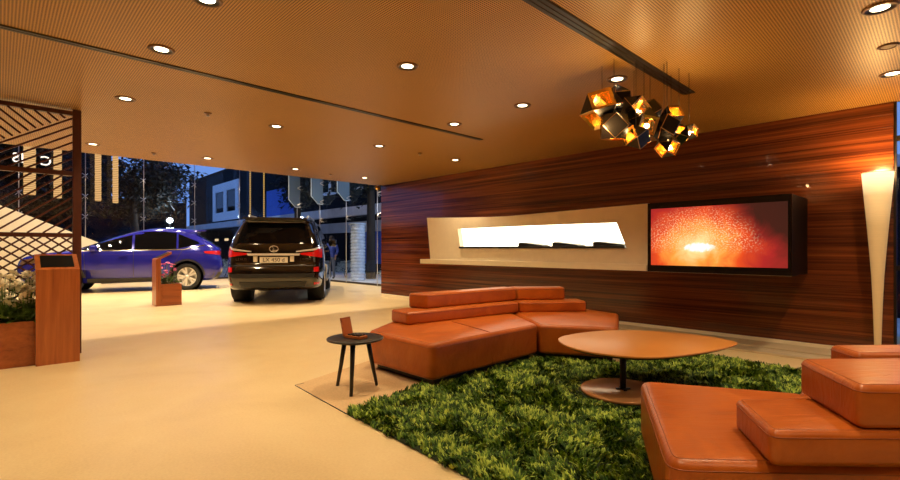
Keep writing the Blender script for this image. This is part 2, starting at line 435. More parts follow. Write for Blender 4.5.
# narrow window right of the timber wall
w3 = struct(box('window_3', -.36, XR, YW + .02, YW + .10, 0, .08, M['dark_metal']))
for x in (-.35, .9, 2.2, 3.5, XR - .05): box('mullion', x - .012, x + .012, YW + .02, YW + .10, .08, H, M['dark_metal'], w3)
for z in (.95, 2.30): box('transom', -.36, XR, YW + .03, YW + .09, z - .025, z + .025, M['dark_metal'], w3)
for a, b in ((-.335, .885), (.915, 2.185), (2.215, 3.485), (3.515, XR - .065)):
    for c, d in ((.08, .925), (.975, 2.275), (2.325, H)):
        box('pane', a, b, YW + .055, YW + .065, c, d, M['glass'], w3)

# ================================================================== CEILING FITTINGS
lamp_data = bpy.data.lights.new('downlight_lamp', 'SPOT'); lamp_data.energy = DOWN_W; lamp_data.color = WARM
lamp_data.spot_size = math.radians(124); lamp_data.spot_blend = 1.0; lamp_data.shadow_soft_size = .05
def downlight():
    t = empty('downlight', (0, 0, H))
    lathe('trim_ring', [(.072, 0), (.072, -.010), (.088, -.010), (.092, -.004), (.092, 0)], M['bronze'], t, 36, False)
    lathe('baffle', [(.072, -.009), (.048, -.003), (.048, -.001)], M['black'], t, 36, False)
    lathe('lens', [(.0005, -.006), (.03, -.006), (.048, -.003)], M['lens'], t, 32, False)
    o = bpy.data.objects.new('lamp', lamp_data); col.objects.link(o); o.parent = t; o.location = (0, 0, -.02)
    return t
proto = downlight(); first = True
DL = [(-.28, 4.04, 'at the upper right corner of the picture'), (-.31, 5.63, 'just above the right end of the timber wall'),
      (-2.03, 4.02, 'directly above the faceted chandelier'), (-3.10, 2.47, 'large and alone between the two ceiling slots'),
      (-4.14, .90, 'right beside the long slot, upper left'), (-3.12, .92, 'cut off by the top edge of the picture'),
      (-3.10, 4.03, 'between the long slot and the chandelier'), (-4.14, 4.03, 'just beyond the end of the long slot'),
      (-5.75, 2.50, 'in the middle of the ceiling above the black car'), (-5.75, .93, 'right of the top corner of the lattice screen'),
      (-5.79, 4.08, 'behind the long slot, above the end of the timber wall'), (-5.80, 5.67, 'nearest to the timber wall, above the niche'),
      (-8.57, .99, 'at the far ceiling edge beside the lattice post'), (-8.57, 2.54, 'at the far ceiling edge above the small planter stand'),
      (-8.57, 4.10, 'at the far ceiling edge above the black car'), (-8.60, 5.68, 'at the far ceiling edge beside the timber wall')]
for x, y, s in DL:
    o = proto if first else copy_tree(proto); first = False
    o.location = (x, y, H); tag(o, 'round recessed downlight ' + s, 'downlight', 'recessed ceiling downlights')
for x, y in ((-.30, 2.5), (-.3, .9), (1.5, 4.0), (1.5, 1.5), (-5.75, -1.2), (-3.1, -1.2), (-.3, -1.5), (-8.57, -.9)):   # the grid goes on behind the viewer
    o = bpy.data.objects.new('ceiling_lamp', lamp_data); col.objects.link(o); o.location = (x, y, H - .02)
hall_data = bpy.data.lights.new('hall_lamp', 'SPOT'); hall_data.energy = HALL_W; hall_data.color = (1.0, .79, .52)
hall_data.spot_size = math.radians(120); hall_data.spot_blend = .8; hall_data.shadow_soft_size = .07
for x in (-11.2, -14.2, -17.2):
    for y in (.6, 3.4, 6.4):
        o = bpy.data.objects.new('hall_lamp', hall_data); col.objects.link(o); o.location = (x, y, HH - .03)
def sprinkler(x, y, s):
    t = thing('sprinkler_head', 'tiny ceiling sprinkler ' + s, 'sprinkler', (x, y, H), 0, 'ceiling sprinklers')
    lathe('escutcheon', [(.04, 0), (.036, -.008), (.014, -.012)], M['bronze'], t, 20)
    lathe('deflector', [(.008, -.012), (.008, -.03), (.022, -.032), (.022, -.035)], M['steel'], t, 16)
for a in ((-5.72, 1.70, 'between two downlights right of the lattice screen'), (-5.77, 4.85, 'left of the end of the timber wall top'),
          (-8.68, 1.78, 'at the far ceiling edge above the blue car'), (-8.66, 4.90, 'at the far ceiling edge above the glass fins')): sprinkler(*a)
t = thing('ceiling_sensor', 'small round ceiling sensor between the two right downlights', 'sensor', (-.29, 4.85, H))
lathe('rim', [(.045, 0), (.045, -.008), (.062, -.008), (.066, 0)], M['bronze'], t, 28, False)
lathe('dome', [(.0005, -.014), (.02, -.012), (.044, -.002)], M['cream'], t, 24, False)
def slot(name, label, x, y0, y1, n, wd):
    t = thing(name, label, 'air slot', (x, (y0 + y1) / 2, H)); L = (y1 - y0) / 2
    hw = wd / 2
    box('frame', -hw, hw, -L, L, -.006, 0, M['slot_frame'], t, .001)
    p = wd / n
    for i in range(n):
        c = -hw + p * (i + .5)
        box('slot', c - p * .34, c + p * .34, -L + .01, L - .01, -.010, -.005, M['black'], t)
slot('slot_diffuser', 'long dark linear slot across the left ceiling', -4.47, -2.5, 4.88, 2, .075)
slot('slot_diffuser', 'short triple dark slot in the ceiling by the chandelier', -1.73, .6, 4.91, 3, .11)
t = thing('spot_lamp', 'tiny brass spotlight at the top left corner of the timber wall', 'spotlight', (XC + .10, YW - .10, H))
lathe('mount', [(.03, 0), (.03, -.02), (.012, -.025), (.012, -.06)], M['bronze'], t, 16)
lathe('head', [(.02, 0), (.05, .02), (.05, .11), (.03, .13)], M['gold'], t, 20, True, (0, -.02, -.10), True, Matrix.Rotation(math.radians(70), 3, 'X'))

# ================================================================== NICHE AND TELEVISION
YF = 5.90
nr = thing('display_niche', 'cream sculpted wall niche with a brightly backlit opening', 'wall niche', (-4.7, YW, 0))
outer = [(-6.78, .955), (-2.58, .955), (-2.58, 1.729), (-3.86, 1.703), (-4.89, 1.682), (-5.3, 1.69), (-6.04, 1.715), (-6.88, 1.752)]
hole = [(-5.97, 1.165), (-2.88, 1.165), (-3.02, 1.505), (-4.5, 1.515), (-6.04, 1.515)]
def holed_panel(name, outer, hole, y0, y1, mat, parent, ox, oy):
    bm = bmesh.new()
    def loop(pts, y): return [bm.verts.new((x - ox, y - oy, z)) for x, z in pts]
    fo, fh = loop(outer, y0), loop(hole, y0)
    e = [bm.edges.new((l[i], l[(i + 1) % len(l)])) for l in (fo, fh) for i in range(len(l))]
    g = bmesh.ops.triangle_fill(bm, use_beauty=True, use_dissolve=False, edges=e)
    bo, bh_ = loop(outer, y1), loop(hole, y1)
    for a, b in ((fo, bo), (fh, bh_)):
        for i in range(len(a)):
            j = (i + 1) % len(a); bm.faces.new((a[i], a[j], b[j], b[i]))
    bmesh.ops.recalc_face_normals(bm, faces=bm.faces[:])
    return bmo(name, bm, mat, parent)
sur = holed_panel('surround', outer, hole, YF + .06, YF + .16, M['cream'], nr, -4.7, YW)
box('shelf_ledge', -6.99 + 4.7, -2.58 + 4.7, YF - YW - .02, YF - YW + .16, .872, .955, M['cream'], nr, .004)
# cabinet carcass reaching back to the wall
for n_, (a, b, c, d) in (('top_board', (-6.86, -2.58, 1.66, 1.68)), ('bottom_board', (-6.9, -2.58, .88, .90))):
    box(n_, a + 4.7, b + 4.7, YF + .16 - YW, 0, c, d, M['cream'], nr)
box('end_board', -6.9 + 4.7, -6.88 + 4.7, YF + .16 - YW, 0, .90, 1.66, M['cream'], nr)
box('light_panel', -6.35 + 4.7, -2.60 + 4.7, -.36, -.33, 1.16, 1.64, M['lightbox'], nr)
box('reveal_floor', -6.3 + 4.7, -2.62 + 4.7, -.64, -.36, 1.125, 1.148, M['cream'], nr)
shelf = thing('niche_shelf', 'thin dark shelf along the bottom of the glowing niche opening', 'shelf', (-4.43, YF + .16, 1.160))
box('board', -1.55, 1.53, -.13, -.101, 0, .034, M['blackwood'], shelf, .003)
box('bracket_board', -1.5, 1.42, -.101, .18, .006, .030, M['blackwood'], shelf, .003)
for i, (x, wd, s) in enumerate(((-4.47, .46, 'left'), (-3.84, .44, 'middle'), (-3.16, .46, 'right'))):
    b = thing('display_book', 'dark open book propped on the niche shelf, %s of three' % s, 'book', (x, YF + .16, 1.1905), 0, 'dark books on the niche shelf')
    hw = wd / 2
    vs = [(-hw, -.06, 0), (hw, -.06, 0), (hw, .14, 0), (-hw, .14, 0), (-hw, -.06, .058), (hw, -.06, .012), (hw, .14, .018), (-hw, .14, .066)]
    mesh('cover', vs, [(3, 2, 1, 0), (4, 5, 6, 7), (0, 1, 5, 4), (1, 2, 6, 5), (2, 3, 7, 6), (3, 0, 4, 7)], M['blackwood'], b)
    vs2 = [(-hw + .02, -.045, .060), (hw - .03, -.045, .016), (hw - .03, .125, .022), (-hw + .02, .125, .067)]
    vs2 = vs2 + [(x_, y_, z_ + .006) for x_, y_, z_ in vs2]
    mesh('page', vs2, [(3, 2, 1, 0), (4, 5, 6, 7), (0, 1, 5, 4), (1, 2, 6, 5), (2, 3, 7, 6), (3, 0, 4, 7)], M['dark_metal'], b)
tv = thing('television', 'wall television in a deep black box showing an orange burst of sparks', 'television', (-1.825, YW, 0))
TX0, TX1 = -2.575 + 1.825, -1.08 + 1.825; ty = YF - YW
box('casing', TX0, TX1, ty + .012, -.002, .866, 1.722, M['screen_off'], tv, .004)
for n_, a in (('bezel', (TX0, TX1, ty, ty + .012, 1.648, 1.722)), ('bezel', (TX0, TX1, ty, ty + .012, .866, .950)),
              ('bezel', (TX0, TX0 + .04, ty, ty + .012, .950, 1.648)), ('bezel', (TX1 - .035, TX1, ty, ty + .012, .950, 1.648))):
    box(n_, *a, M['gloss_black'], tv)
sc_ = box('screen', TX0 + .04, TX1 - .035, -.004, .004, -.349, .349, M['tv'], tv); sc_.location = (0, ty + .008, 1.299)
box('chrome_strip', TX0, TX1, ty - .006, ty, .866, .872, M['chrome'], tv)

# ================================================================== SOFAS
def local(poly, o): return [(x - o[0], y - o[1]) for x, y in poly]
def seam_loop(name, poly, z, ins, parent, rc, rad=.0026):
    if area2(poly) < 0: poly = poly[::-1]
    return tube(name, [(p.x, p.y, z) for p in inset(round_poly(poly, rc), ins)], rad, M['thread'], parent, 6, True)
def sofa(label, o, seats, lowers, uppers, seams, base_z=.005):
    t = thing('modular_sofa', label, 'sofa', (*W(*o), 0), AZ)
    for p in seats:
        q = local(p, o); s = slab('seat', q, .065, .372, M['leather'], t, .07, .04, 5, .006)
        seam_loop('seam', q, .368, .026, s, .07); seam_loop('seam', q, .335, .0005, s, .07)
        c = Vector((sum(a for a, _ in q) / len(q), sum(b for _, b in q) / len(q)))
        slab('plinth_base', [tuple(c + (Vector(a) - c) * .9) for a in q], base_z, .07, M['black'], t, .03, .005, 1)
    for p, z0, z1 in [(p, .374, .505) for p in lowers] + [(p, .507, .665) for p in uppers]:
        q = local(p, o); s = slab('back_cushion', q, z0, z1, M['leather'], t, .035, .026, 5, .004)
        seam_loop('seam', q, z1 - .002, .020, s, .035); seam_loop('seam', q, z1 - .024, .0003, s, .035)
    for pts in seams: tube('seat_seam', [(a - o[0], b - o[1], c) for a, b, c in pts], .004, M['thread'], t, 6)
    return t
sofa('long cognac leather modular sofa in front of the timber wall', (.5, 5.1),
     [[(-.147, 3.85), (.905, 4.885), (.70, 6.12), (-.64, 5.06), (-.78, 4.50)],
      [(.925, 4.880), (1.66, 4.66), (2.04, 5.70), (1.75, 6.20), (.72, 6.12)]],
     [[(-.43, 4.78), (.835, 5.75), (.70, 6.11), (-.635, 5.05)], [(.855, 5.752), (1.69, 5.84), (1.66, 6.17), (.72, 6.11)]],
     [[(-.25, 5.06), (.835, 5.92), (.70, 6.11), (-.47, 5.19)], [(.855, 5.925), (1.46, 5.98), (1.44, 6.14), (.72, 6.11)]],
     [[(.395, 4.385, .09), (.388, 4.392, .33), (.372, 4.41, .372), (.33, 4.45, .381), (.02, 5.02, .380)]])
sofa('cognac leather modular sofa in the right foreground seen from behind', (1.5, 2.1),
     [[(.80, 1.735), (1.13, 2.81), (1.885, 2.57), (2.25, 1.665)], [(1.90, 2.57), (2.32, 3.05), (3.1, 2.45), (2.27, 1.665)]],
     [[(1.136, 1.67), (1.235, 2.045), (2.0, 2.07), (2.30, 1.645)], [(1.95, 2.10), (1.90, 2.44), (2.62, 2.52), (2.62, 2.0), (2.1, 2.0)]],
     [[(1.45, 1.675), (1.555, 2.10), (2.02, 2.12), (2.28, 1.65)], [(1.90, 2.20), (1.925, 2.40), (2.55, 2.42), (2.55, 2.2)]],
     [], .013)

# ================================================================== RUG, MAT
def in_poly(px, py, poly):
    ins = np.zeros(px.shape, bool); n = len(poly)
    for i in range(n):
        x0, y0 = poly[i]; x1, y1 = poly[(i + 1) % n]
        c = ((y0 > py) != (y1 > py)) & (px < (x1 - x0) * (py - y0) / (y1 - y0 + 1e-12) + x0); ins ^= c
    return ins
RUG = [(-.73, 3.30), (-.05, 2.52), (.55, 1.83), (1.15, 1.12), (2.6, 1.25), (3.65, 3.85), (3.29, 4.36), (2.72, 5.10), (2.10, 5.55), (1.72, 4.72), (1.64, 4.70), (.94, 4.915), (.89, 4.92), (-.165, 3.87), (-.23, 3.92)]
rug = thing('shag_rug', 'thick green shag rug under the coffee table', 'rug', (*W(1.4, 3.5), 0), AZ)
slab('backing', local(RUG, (1.4, 3.5)), .004, .012, M['rug_base'], rug, .05, .003, 1)
def vnoise(x, y, seed):
    g = np.random.default_rng(seed).random((64, 64)); xi = np.floor(x).astype(int); yi = np.floor(y).astype(int); fx = x - xi; fy = y - yi
    fx = fx * fx * (3 - 2 * fx); fy = fy * fy * (3 - 2 * fy)
    G = lambda a, b: g[a % 64, b % 64]
    return (G(xi, yi) * (1 - fx) + G(xi + 1, yi) * fx) * (1 - fy) + (G(xi, yi + 1) * (1 - fx) + G(xi + 1, yi + 1) * fx) * fy
nt = 40000
tx = rng.uniform(-.8, 3.7, nt); ty_ = rng.uniform(1.1, 5.6, nt)
keep = in_poly(tx, ty_, RUG); tx, ty_ = tx[keep], ty_[keep]
bd_ = (tx - 1.372) ** 2 + (ty_ - 3.743) ** 2 > .345 ** 2; tx, ty_ = tx[bd_], ty_[bd_]; under = in_poly(tx, ty_, [(.86, 1.79), (1.17, 2.75), (1.9, 2.51), (2.32, 2.98), (3.05, 2.42), (2.25, 1.72)])
tx, ty_ = tx[~under], ty_[~under]; nt = len(tx)
nbk = 8
bx0 = np.repeat(tx, nbk) + rng.normal(0, .010, nt * nbk); by0 = np.repeat(ty_, nbk) + rng.normal(0, .010, nt * nbk)
la = vnoise(bx0 * 4 + 9, by0 * 4 + 9, 3) * 2 * PI * 1.6 + np.repeat(rng.normal(0, .5, nt), nbk) + rng.normal(0, .7, nt * nbk)
ln = rng.uniform(.024, .050, nt * nbk) * (.75 + .55 * vnoise(bx0 * 9, by0 * 9, 5)); lean = rng.uniform(.45, 1.1, nt * nbk)
ln *= np.repeat(np.where(rng.random(nt) < .35, rng.uniform(.35, .6, nt), rng.uniform(.8, 1.25, nt)), nbk)
ln *= np.clip(.30 + (np.sqrt((bx0 - 1.372) ** 2 + (by0 - 3.743) ** 2) - .345) * 3.5, .30, 1.0)
wd = rng.uniform(.0035, .0075, nt * nbk)
tint = np.clip(np.repeat(rng.random(nt) ** 1.2, nbk) * .85 + rng.random(nt * nbk) * .35 - .08, 0, 1)  # random tuft tone; its contrast also imitates shaded gaps and highlights
dx, dy = np.cos(la), np.sin(la); px_, py_ = -dy, dx
hgt = np.sqrt(np.clip(ln ** 2 - (ln * lean * .8) ** 2, 1e-6, None))
V = np.empty((nt * nbk, 5, 3)); ox, oy = bx0 - 1.4, by0 - 3.5; z0 = .010
for k, (f, hh, ww) in enumerate(((0, 0, 1), (0, 0, -1), (.38, .72, .9), (.38, .72, -.9), (1, 1, 0))):
    V[:, k, 0] = ox + dx * ln * lean * .8 * f + px_ * wd * ww; V[:, k, 1] = oy + dy * ln * lean * .8 * f + py_ * wd * ww; V[:, k, 2] = z0 + hgt * hh
base = (np.arange(nt * nbk) * 5)[:, None]
F = np.concatenate([base + np.array([[0, 1, 3]]), base + np.array([[0, 3, 2]]), base + np.array([[2, 3, 4]])], 1).reshape(-1, 3)
me = bpy.data.meshes.new('pile'); me.vertices.add(nt * nbk * 5); me.vertices.foreach_set('co', V.reshape(-1)); nf = len(F)
me.loops.add(nf * 3); me.loops.foreach_set('vertex_index', F.reshape(-1).astype(np.int32)); me.polygons.add(nf)
me.polygons.foreach_set('loop_start', np.arange(0, nf * 3, 3, dtype=np.int32)); me.update(calc_edges=True)
at = me.attributes.new('tint', 'FLOAT', 'POINT'); at.data.foreach_set('value', np.repeat(tint, 5).astype(np.float32))
pile = link('pile', me, M['pile'], rug); pile['kind'] = 'stuff'
MAT = [(-1.31, 3.98), (-.62, 3.17), (-.2, 3.7), (.4, 4.5), (-.2, 5.5), (-.75, 5.0)]
tag(slab('flat_mat', MAT, .0005, .004, M['mat'], None, .01, .0015, 1), 'thin beige woven mat under the round side table', 'mat')
fm = bpy.data.objects['flat_mat']; fm.rotation_euler = (0, 0, AZ)
tube('edge_binding', [(-1.25, 4.03, .003), (-1.305, 3.975, .003), (-.98, 3.59, .003), (-.63, 3.18, .003)], .0035, M['blackwood'], fm, 6)

# ================================================================== TABLES
ct = thing('coffee_table', 'low coffee table with an orange egg shaped top on a black post', 'coffee table', (*W(1.372, 3.743), 0), AZ)
TT = [(.905, 3.94), (.93, 3.66), (1.10, 3.42), (1.42, 3.31), (1.86, 3.47), (2.26, 3.74), (2.33, 3.90), (2.22, 4.13), (1.93, 4.34), (1.59, 4.41), (1.28, 4.33), (1.0, 4.13)]
def smooth_loop(P, k=6):
    out = []; n = len(P)
    for i in range(n):
        p0, p1, p2, p3 = (Vector(P[(i + j - 1) % n]) for j in range(4))
        for q in range(k):
            u = q / k; out.append(tuple(.5 * ((2 * p1) + (p2 - p0) * u + (2 * p0 - 5 * p1 + 4 * p2 - p3) * u * u + (3 * p1 - p0 - 3 * p2 + p3) * u ** 3)))
    return out
tl = local(smooth_loop(TT), (1.372, 3.743))
slab('table_top', tl, .378, .392, M['tabletop'], ct, 0, .004, 3)
slab('under_tray', inset(tl if area2(tl) > 0 else tl[::-1], .03), .362, .3775, M['black'], ct, 0, .005, 2)
lathe('post', [(.024, .012), (.024, .362)], M['black'], ct, 24)
lathe('collar', [(.07, .340), (.07, .362)], M['black'], ct, 24)
lathe('base_plate', [(.30, .013), (.325, .018), (.325, .036), (.318, .040), (.0005, .040)], M['copper'], ct, 64)
bm = bmesh.new(); bbox(bm, -.055, .055, -.012, .012, .040, .050); bbox(bm, -.012, .012, -.055, .055, .040, .0505)
bmo('cross_foot', bm, M['black'], ct)
st = thing('side_table', 'small round black three legged side table by the sofa end', 'side table', (*W(-.775, 3.86), .004), AZ)
lathe('table_top', [(.205, .402), (.226, .408), (.230, .414), (.228, .421), (.222, .424), (.0005, .424)], M['blackwood'], st, 56)
for a in (-88, 150, 35):
    ca_, sa_ = math.cos(math.radians(a)), math.sin(math.radians(a))
    tube('leg', [(ca_ * .195, sa_ * .195, 0), (ca_ * .15, sa_ * .15, .20), (ca_ * .11, sa_ * .11, .404)], [.013, .017, .021], M['blackwood'], st, 14)
lathe('under_disc', [(.14, .385), (.16, .402)], M['blackwood'], st, 32)
ph = thing('card_stand', 'small red brown wooden desk stand with an upright card on the side table', 'desk stand', (*W(-.775, 3.84), .428), AZ - .55)
box('tray', -.075, .10, -.045, .045, 0, .022, M['kiosk'], ph, .003)
cdn = box('card', -.006, .006, -.055, .055, 0, .15, M['kiosk_h'], ph, .002); cdn.location = (-.072, 0, .012); cdn.rotation_euler = (0, math.radians(-14), 0)
cf = box('card_face', 00.0062, .0075, -.045, .045, .012, .138, M['leather'], ph); cf.location = cdn.location; cf.rotation_euler = cdn.rotation_euler
for i in range(3):
    for j in range(2): box('block', -.045 + i * .045, -.012 + i * .045, -.036 + j * .04, -.004 + j * .04, .022, .034, M['blackwood'], ph, .003)

# ================================================================== FLOOR LAMP
fl = thing('floor_lamp', 'tall slender cream floor lamp flaring to a glowing top at the timber wall', 'floor lamp', (-.462, 6.42, .036))
lathe('base', [(.13, 0), (.13, .012), (.05, .02), (.03, .03)], M['steel'], fl, 40)
sp_ = [(.024, .03), (.030, .25), (.038, .55), (.050, .85), (.066, 1.10), (.084, 1.35), (.104, 1.60), (.118, 1.78), (.126, 1.885)]
lathe('shade', sp_, M['shade'], fl, 48, False)
lathe('rim', [(.125, 1.880), (.128, 1.888), (.123, 1.890), (.121, 1.882)], M['cream'], fl, 48, False)
lathe('bulb', [(.002, 1.70), (.03, 1.72), (.035, 1.76), (.022, 1.80), (.001, 1.81)], M['bulb'], fl, 20, False)
pl_ = bpy.data.lights.new('floor_lamp_light', 'POINT'); pl_.energy = 30; pl_.color = (1, .58, .20); pl_.shadow_soft_size = .05
o = bpy.data.objects.new('lamp', pl_); col.objects.link(o); o.parent = fl; o.location = (0, 0, 1.93)

# ================================================================== CHANDELIER
ch = thing('chandelier', 'pendant cluster of black faceted polyhedra lined with brass over the coffee table', 'chandelier', (*W(1.60, 3.95), H), AZ)
cubo = [Vector(v).normalized() for v in [(s, t_, 0) for s in (1, -1) for t_ in (1, -1)] + [(s, 0, t_) for s in (1, -1) for t_ in (1, -1)] + [(0, s, t_) for s in (1, -1) for t_ in (1, -1)]]
def cubo_faces():
    bm = bmesh.new(); vs = [bm.verts.new(v) for v in cubo]
    bmesh.ops.convex_hull(bm, input=vs); bm.normal_update()
    bmesh.ops.dissolve_limit(bm, angle_limit=.05, verts=bm.verts[:], edges=bm.edges[:]); bm.normal_update()
    bm.verts.index_update(); r = [([v.co.copy() for v in f.verts], f.normal.copy()) for f in bm.faces]; bm.free(); return r
CF = cubo_faces()
SH = [(602, 109, 3.95, .165, 2), (614, 127, 3.80, .125, 2), (634, 110, 4.05, .125, 1), (650, 112, 4.15, .105, 1), (644, 124, 3.90, .125, 1),
      (636, 137, 3.80, .105, 2), (664, 127, 3.90, .115, 0), (671, 117, 4.15, .105, 1), (667, 146, 3.85, .09, 2), (679, 134, 4.0, .085, 1), (689, 132, 4.1, .075, 2), (617, 101, 4.2, .13, 0)]
for i, (px, py, d, R, nopen) in enumerate(SH):
    r_ = (px - 450) / 472 * d; z_ = 1.15 + (249 - py) / 472 * d
    c = Vector((r_ - 1.60, d - 3.95, z_ - H)); R *= 1.13
    rot = Matrix.Rotation(random.uniform(0, PI), 3, 'Z') @ Matrix.Rotation(random.uniform(0, PI), 3, 'X') @ Matrix.Rotation(random.uniform(0, PI), 3, 'Y')
    squares = [f for f in range(len(CF)) if len(CF[f][0]) == 4]
    # the open squares look down and to the room
    squares.sort(key=lambda f: -(rot @ CF[f][1]).dot(Vector((.15 * ((i % 3) - 1), -.75, -.35))))
    openf = set(squares[(i % 2):(i % 2) + nopen])
    vo, fo, vi, fi, ve, fe = [], [], [], [], [], []
    for k, (pts, nm) in enumerate(CF):
        P = [c + rot @ (p * R) for p in pts]; cen = sum(P, Vector()) / len(P); N = rot @ nm
        if k in openf: 
            # brass frame left round the opening
            n = len(P); b = len(vi); Q = [cen + (p - cen) * .72 - N * .012 for p in P]
            vi += [p - N * .001 for p in P] + Q; fi += [(b + a, b + (a + 1) % n, b + n + (a + 1) % n, b + n + a) for a in range(n)]
            continue
        Q = [cen + (p - cen) * .94 for p in P]; b = len(vo); n = len(Q)
        vo += Q + [q - N * .004 for q in Q]; fo.append(tuple(range(b, b + n))); fo += [(b + a, b + n + a, b + n + (a + 1) % n, b + (a + 1) % n) for a in range(n)]
        b = len(vi); vi += [q - N * .005 for q in Q]; fi.append(tuple(range(b, b + n))[::-1])
        b = len(ve); E = [p - N * .003 for p in P]; E2 = [q - N * .001 for q in Q]
        ve += E + E2; fe += [(b + a, b + (a + 1) % n, b + n + (a + 1) % n, b + n + a) for a in range(n)]
    s = mesh('faceted_shade', vo, fo, M['shade_black'], ch)
    mesh('brass_lining', vi, fi, M['gold'], s); mesh('brass_edge', ve, fe, M['gold_edge'], s)
    if nopen:
        vs, fs = lathe_data([(.001, -.02), (.014, -.014), (.02, 0), (.014, .014), (.001, .02)], 12, False)
        mesh('bulb', [c + Vector(v) + Vector((0, -R * .35, -R * .2)) for v in vs], fs, M['bulb'], s, True)
    tube('cable', [c + Vector((0, 0, R * .8)), (c.x, c.y, 0)], .0022, M['dark_metal'], ch, 6)
for px, py, d, e in ((606, 126, 3.62, 9), (690, 132, 4.0, 7), (640, 112, 3.95, 6), (668, 140, 3.8, 4)):
    pd = bpy.data.lights.new('chandelier_lamp', 'POINT'); pd.energy = e; pd.color = (1, .62, .24); pd.shadow_soft_size = .025
    o = bpy.data.objects.new('lamp', pd); col.objects.link(o); o.parent = ch
    o.location = ((px - 450) / 472 * d - 1.60, d - 3.95, 1.15 + (249 - py) / 472 * d - H)

# ================================================================== LATTICE SCREEN
XS = -6.62
ls = thing('lattice_screen', 'dark wooden lattice screen with diagonal slats reaching the ceiling', 'screen', (XS, .66, 0))
box('post', -.035, .035, -.075, 0, 0, H - .002, M['lattice'], ls, .004)
box('post', -.02, .02, -.70, -.665, 0, 1.56, M['lattice'], ls, .003)
box('post', -.035, .035, -2.4, -2.33, 0, H - .002, M['lattice'], ls, .004)
for z, hgt_ in ((2.635, .045), (1.975, .05), (1.30, .045), (.60, .04)): box('rail', -.03, .03, -2.33, -.075, z - hgt_ / 2, z + hgt_ / 2, M['lattice'], ls, .003)
def clip(p, q, y0, y1, z0, z1):
    (a, b), (c, d) = p, q; t0, t1 = 0.0, 1.0
    for pp, qq in ((-(c - a), a - y0), (c - a, y1 - a), (-(d - b), b - z0), (d - b, z1 - b)):
        if abs(pp) < 1e-9:
            if qq < 0: return None
            continue
        r = qq / pp
        if pp < 0: t0 = max(t0, r)
        else: t1 = min(t1, r)
    if t1 - t0 < .02: return None
    return (a + (c - a) * t0, b + (d - b) * t0), (a + (c - a) * t1, b + (d - b) * t1)
def slat(p, q, x=0.0):
    (a, b), (c, d) = p, q; L = math.hypot(c - a, d - b); v = Vector((0, (c - a) / L, (d - b) / L)); nn = Vector((0, -v.z, v.y)) * .0085
    A, B = Vector((x, a, b)), Vector((x, c, d)); e = Vector((.013, 0, 0))
    vs = [A - nn - e, A + nn - e, A + nn + e, A - nn + e, B - nn - e, B + nn - e, B + nn + e, B - nn + e]
    mesh('slat', vs, [(3, 2, 1, 0), (4, 5, 6, 7), (0, 1, 5, 4), (1, 2, 6, 5), (2, 3, 7, 6), (3, 0, 4, 7)], M['lattice'], ls)
Y0, Y1 = -1.6, -.075
sl = .95
for i in range(-30, 30):                                  # middle field: one way
    s = clip((Y0, .2 + i * .10 + 0), (Y1, .2 + i * .10 + (Y1 - Y0) * .80), Y0, Y1, 1.322, 1.95)
    if s: slat(*s)
# top field: chevron, split by the rising diagonal
def diag(y): return 2.613 + (y - Y1) * .62
for i in range(-30, 40):
    s = clip((Y0, 1.2 + i * .088), (Y1, 1.2 + i * .088 + (Y1 - Y0) * .62), Y0, Y1, 2.0, 2.613)
    if s and s[0][1] <= diag(s[0][0]) + .01: slat(*s)
for i in range(-30, 60):
    b0 = 1.0 + i * .088
    # falling line z = b0 - .85*(y-Y0), kept above the diagonal
    zz = lambda y: b0 - .85 * (y - Y0)
    y_hit = (b0 + .85 * Y0 - 2.613 + Y1 * .62) / (.62 + .85)
    s = clip((Y0, zz(Y0)), (min(Y1, y_hit), zz(min(Y1, y_hit))), Y0, Y1, 2.0, 2.613) if y_hit > Y0 else None
    if s: slat(*s, x=.004)
for i in range(-40, 60):                                  # lower field: diamonds
    s = clip((Y0, -1.0 + i * .095), (Y1, -1.0 + i * .095 + (Y1 - Y0) * .75), Y0, Y1, .62, 1.278)
    if s: slat(*s, x=-.012)
    s = clip((Y0, -.5 + i * .095), (Y1, -.5 + i * .095 - (Y1 - Y0) * .75), Y0, Y1, .62, 1.278)
    if s: slat(*s, x=.014)

# ================================================================== PLANTER STANDS
def kiosk(label, loc, rz, plen):
    """upright board with a folded-back reading head; planter box behind it. local -y is the front"""
    t = thing('planter_stand', label, 'planter', loc, rz)
    pf = [(0, 0), (0, .945), (.28, 1.095), (.28, 1.05), (.085, .945), (.085, 0)]       # (depth, height)
    wv = .34
    vs = [(0, a, b) for a, b in pf] + [(wv, a, b) for a, b in pf]; n = len(pf)
    fs = [(5, 4, 1, 0), (4, 3, 2, 1), (n, n + 1, n + 4, n + 5), (n + 1, n + 2, n + 3, n + 4)] + [(i, (i + 1) % n, (i + 1) % n + n, i + n) for i in range(n)]
    b = mesh('board', vs, fs, M['kiosk'], t)
    nrm = Vector((0, -.15, .28)).normalized(); a0 = Vector((0, 0, .945)); sl_ = Vector((0, .28, .15))
    def hp(x, u, h_): p = a0 + sl_ * u + nrm * h_; return (x, p.y, p.z)
    vs = [hp(x, u, h_) for h_ in (.0015, .006) for x, u in ((.04, .14), (wv - .04, .14), (wv - .04, .88), (.04, .88))]
    mesh('reading_screen', vs, [(3, 2, 1, 0), (4, 5, 6, 7), (0, 1, 5, 4), (1, 2, 6, 5), (2, 3, 7, 6), (3, 0, 4, 7)], M['screen_off'], b)
    x0, x1, y0, y1, h_ = -plen, wv, .086, .46, .44
    for q in ((x0, x1, y0, y0 + .025), (x0, x1, y1 - .025, y1), (x0, x0 + .025, y0 + .025, y1 - .025), (x1 - .025, x1, y0 + .025, y1 - .025)):
        box('box_panel', *q, 0, h_, M['kiosk_h'], t, .003)
    box('soil', x0 + .025, x1 - .025, y0 + .025, y1 - .025, h_ - .06, h_ - .03, M['soil'], t)
    return t
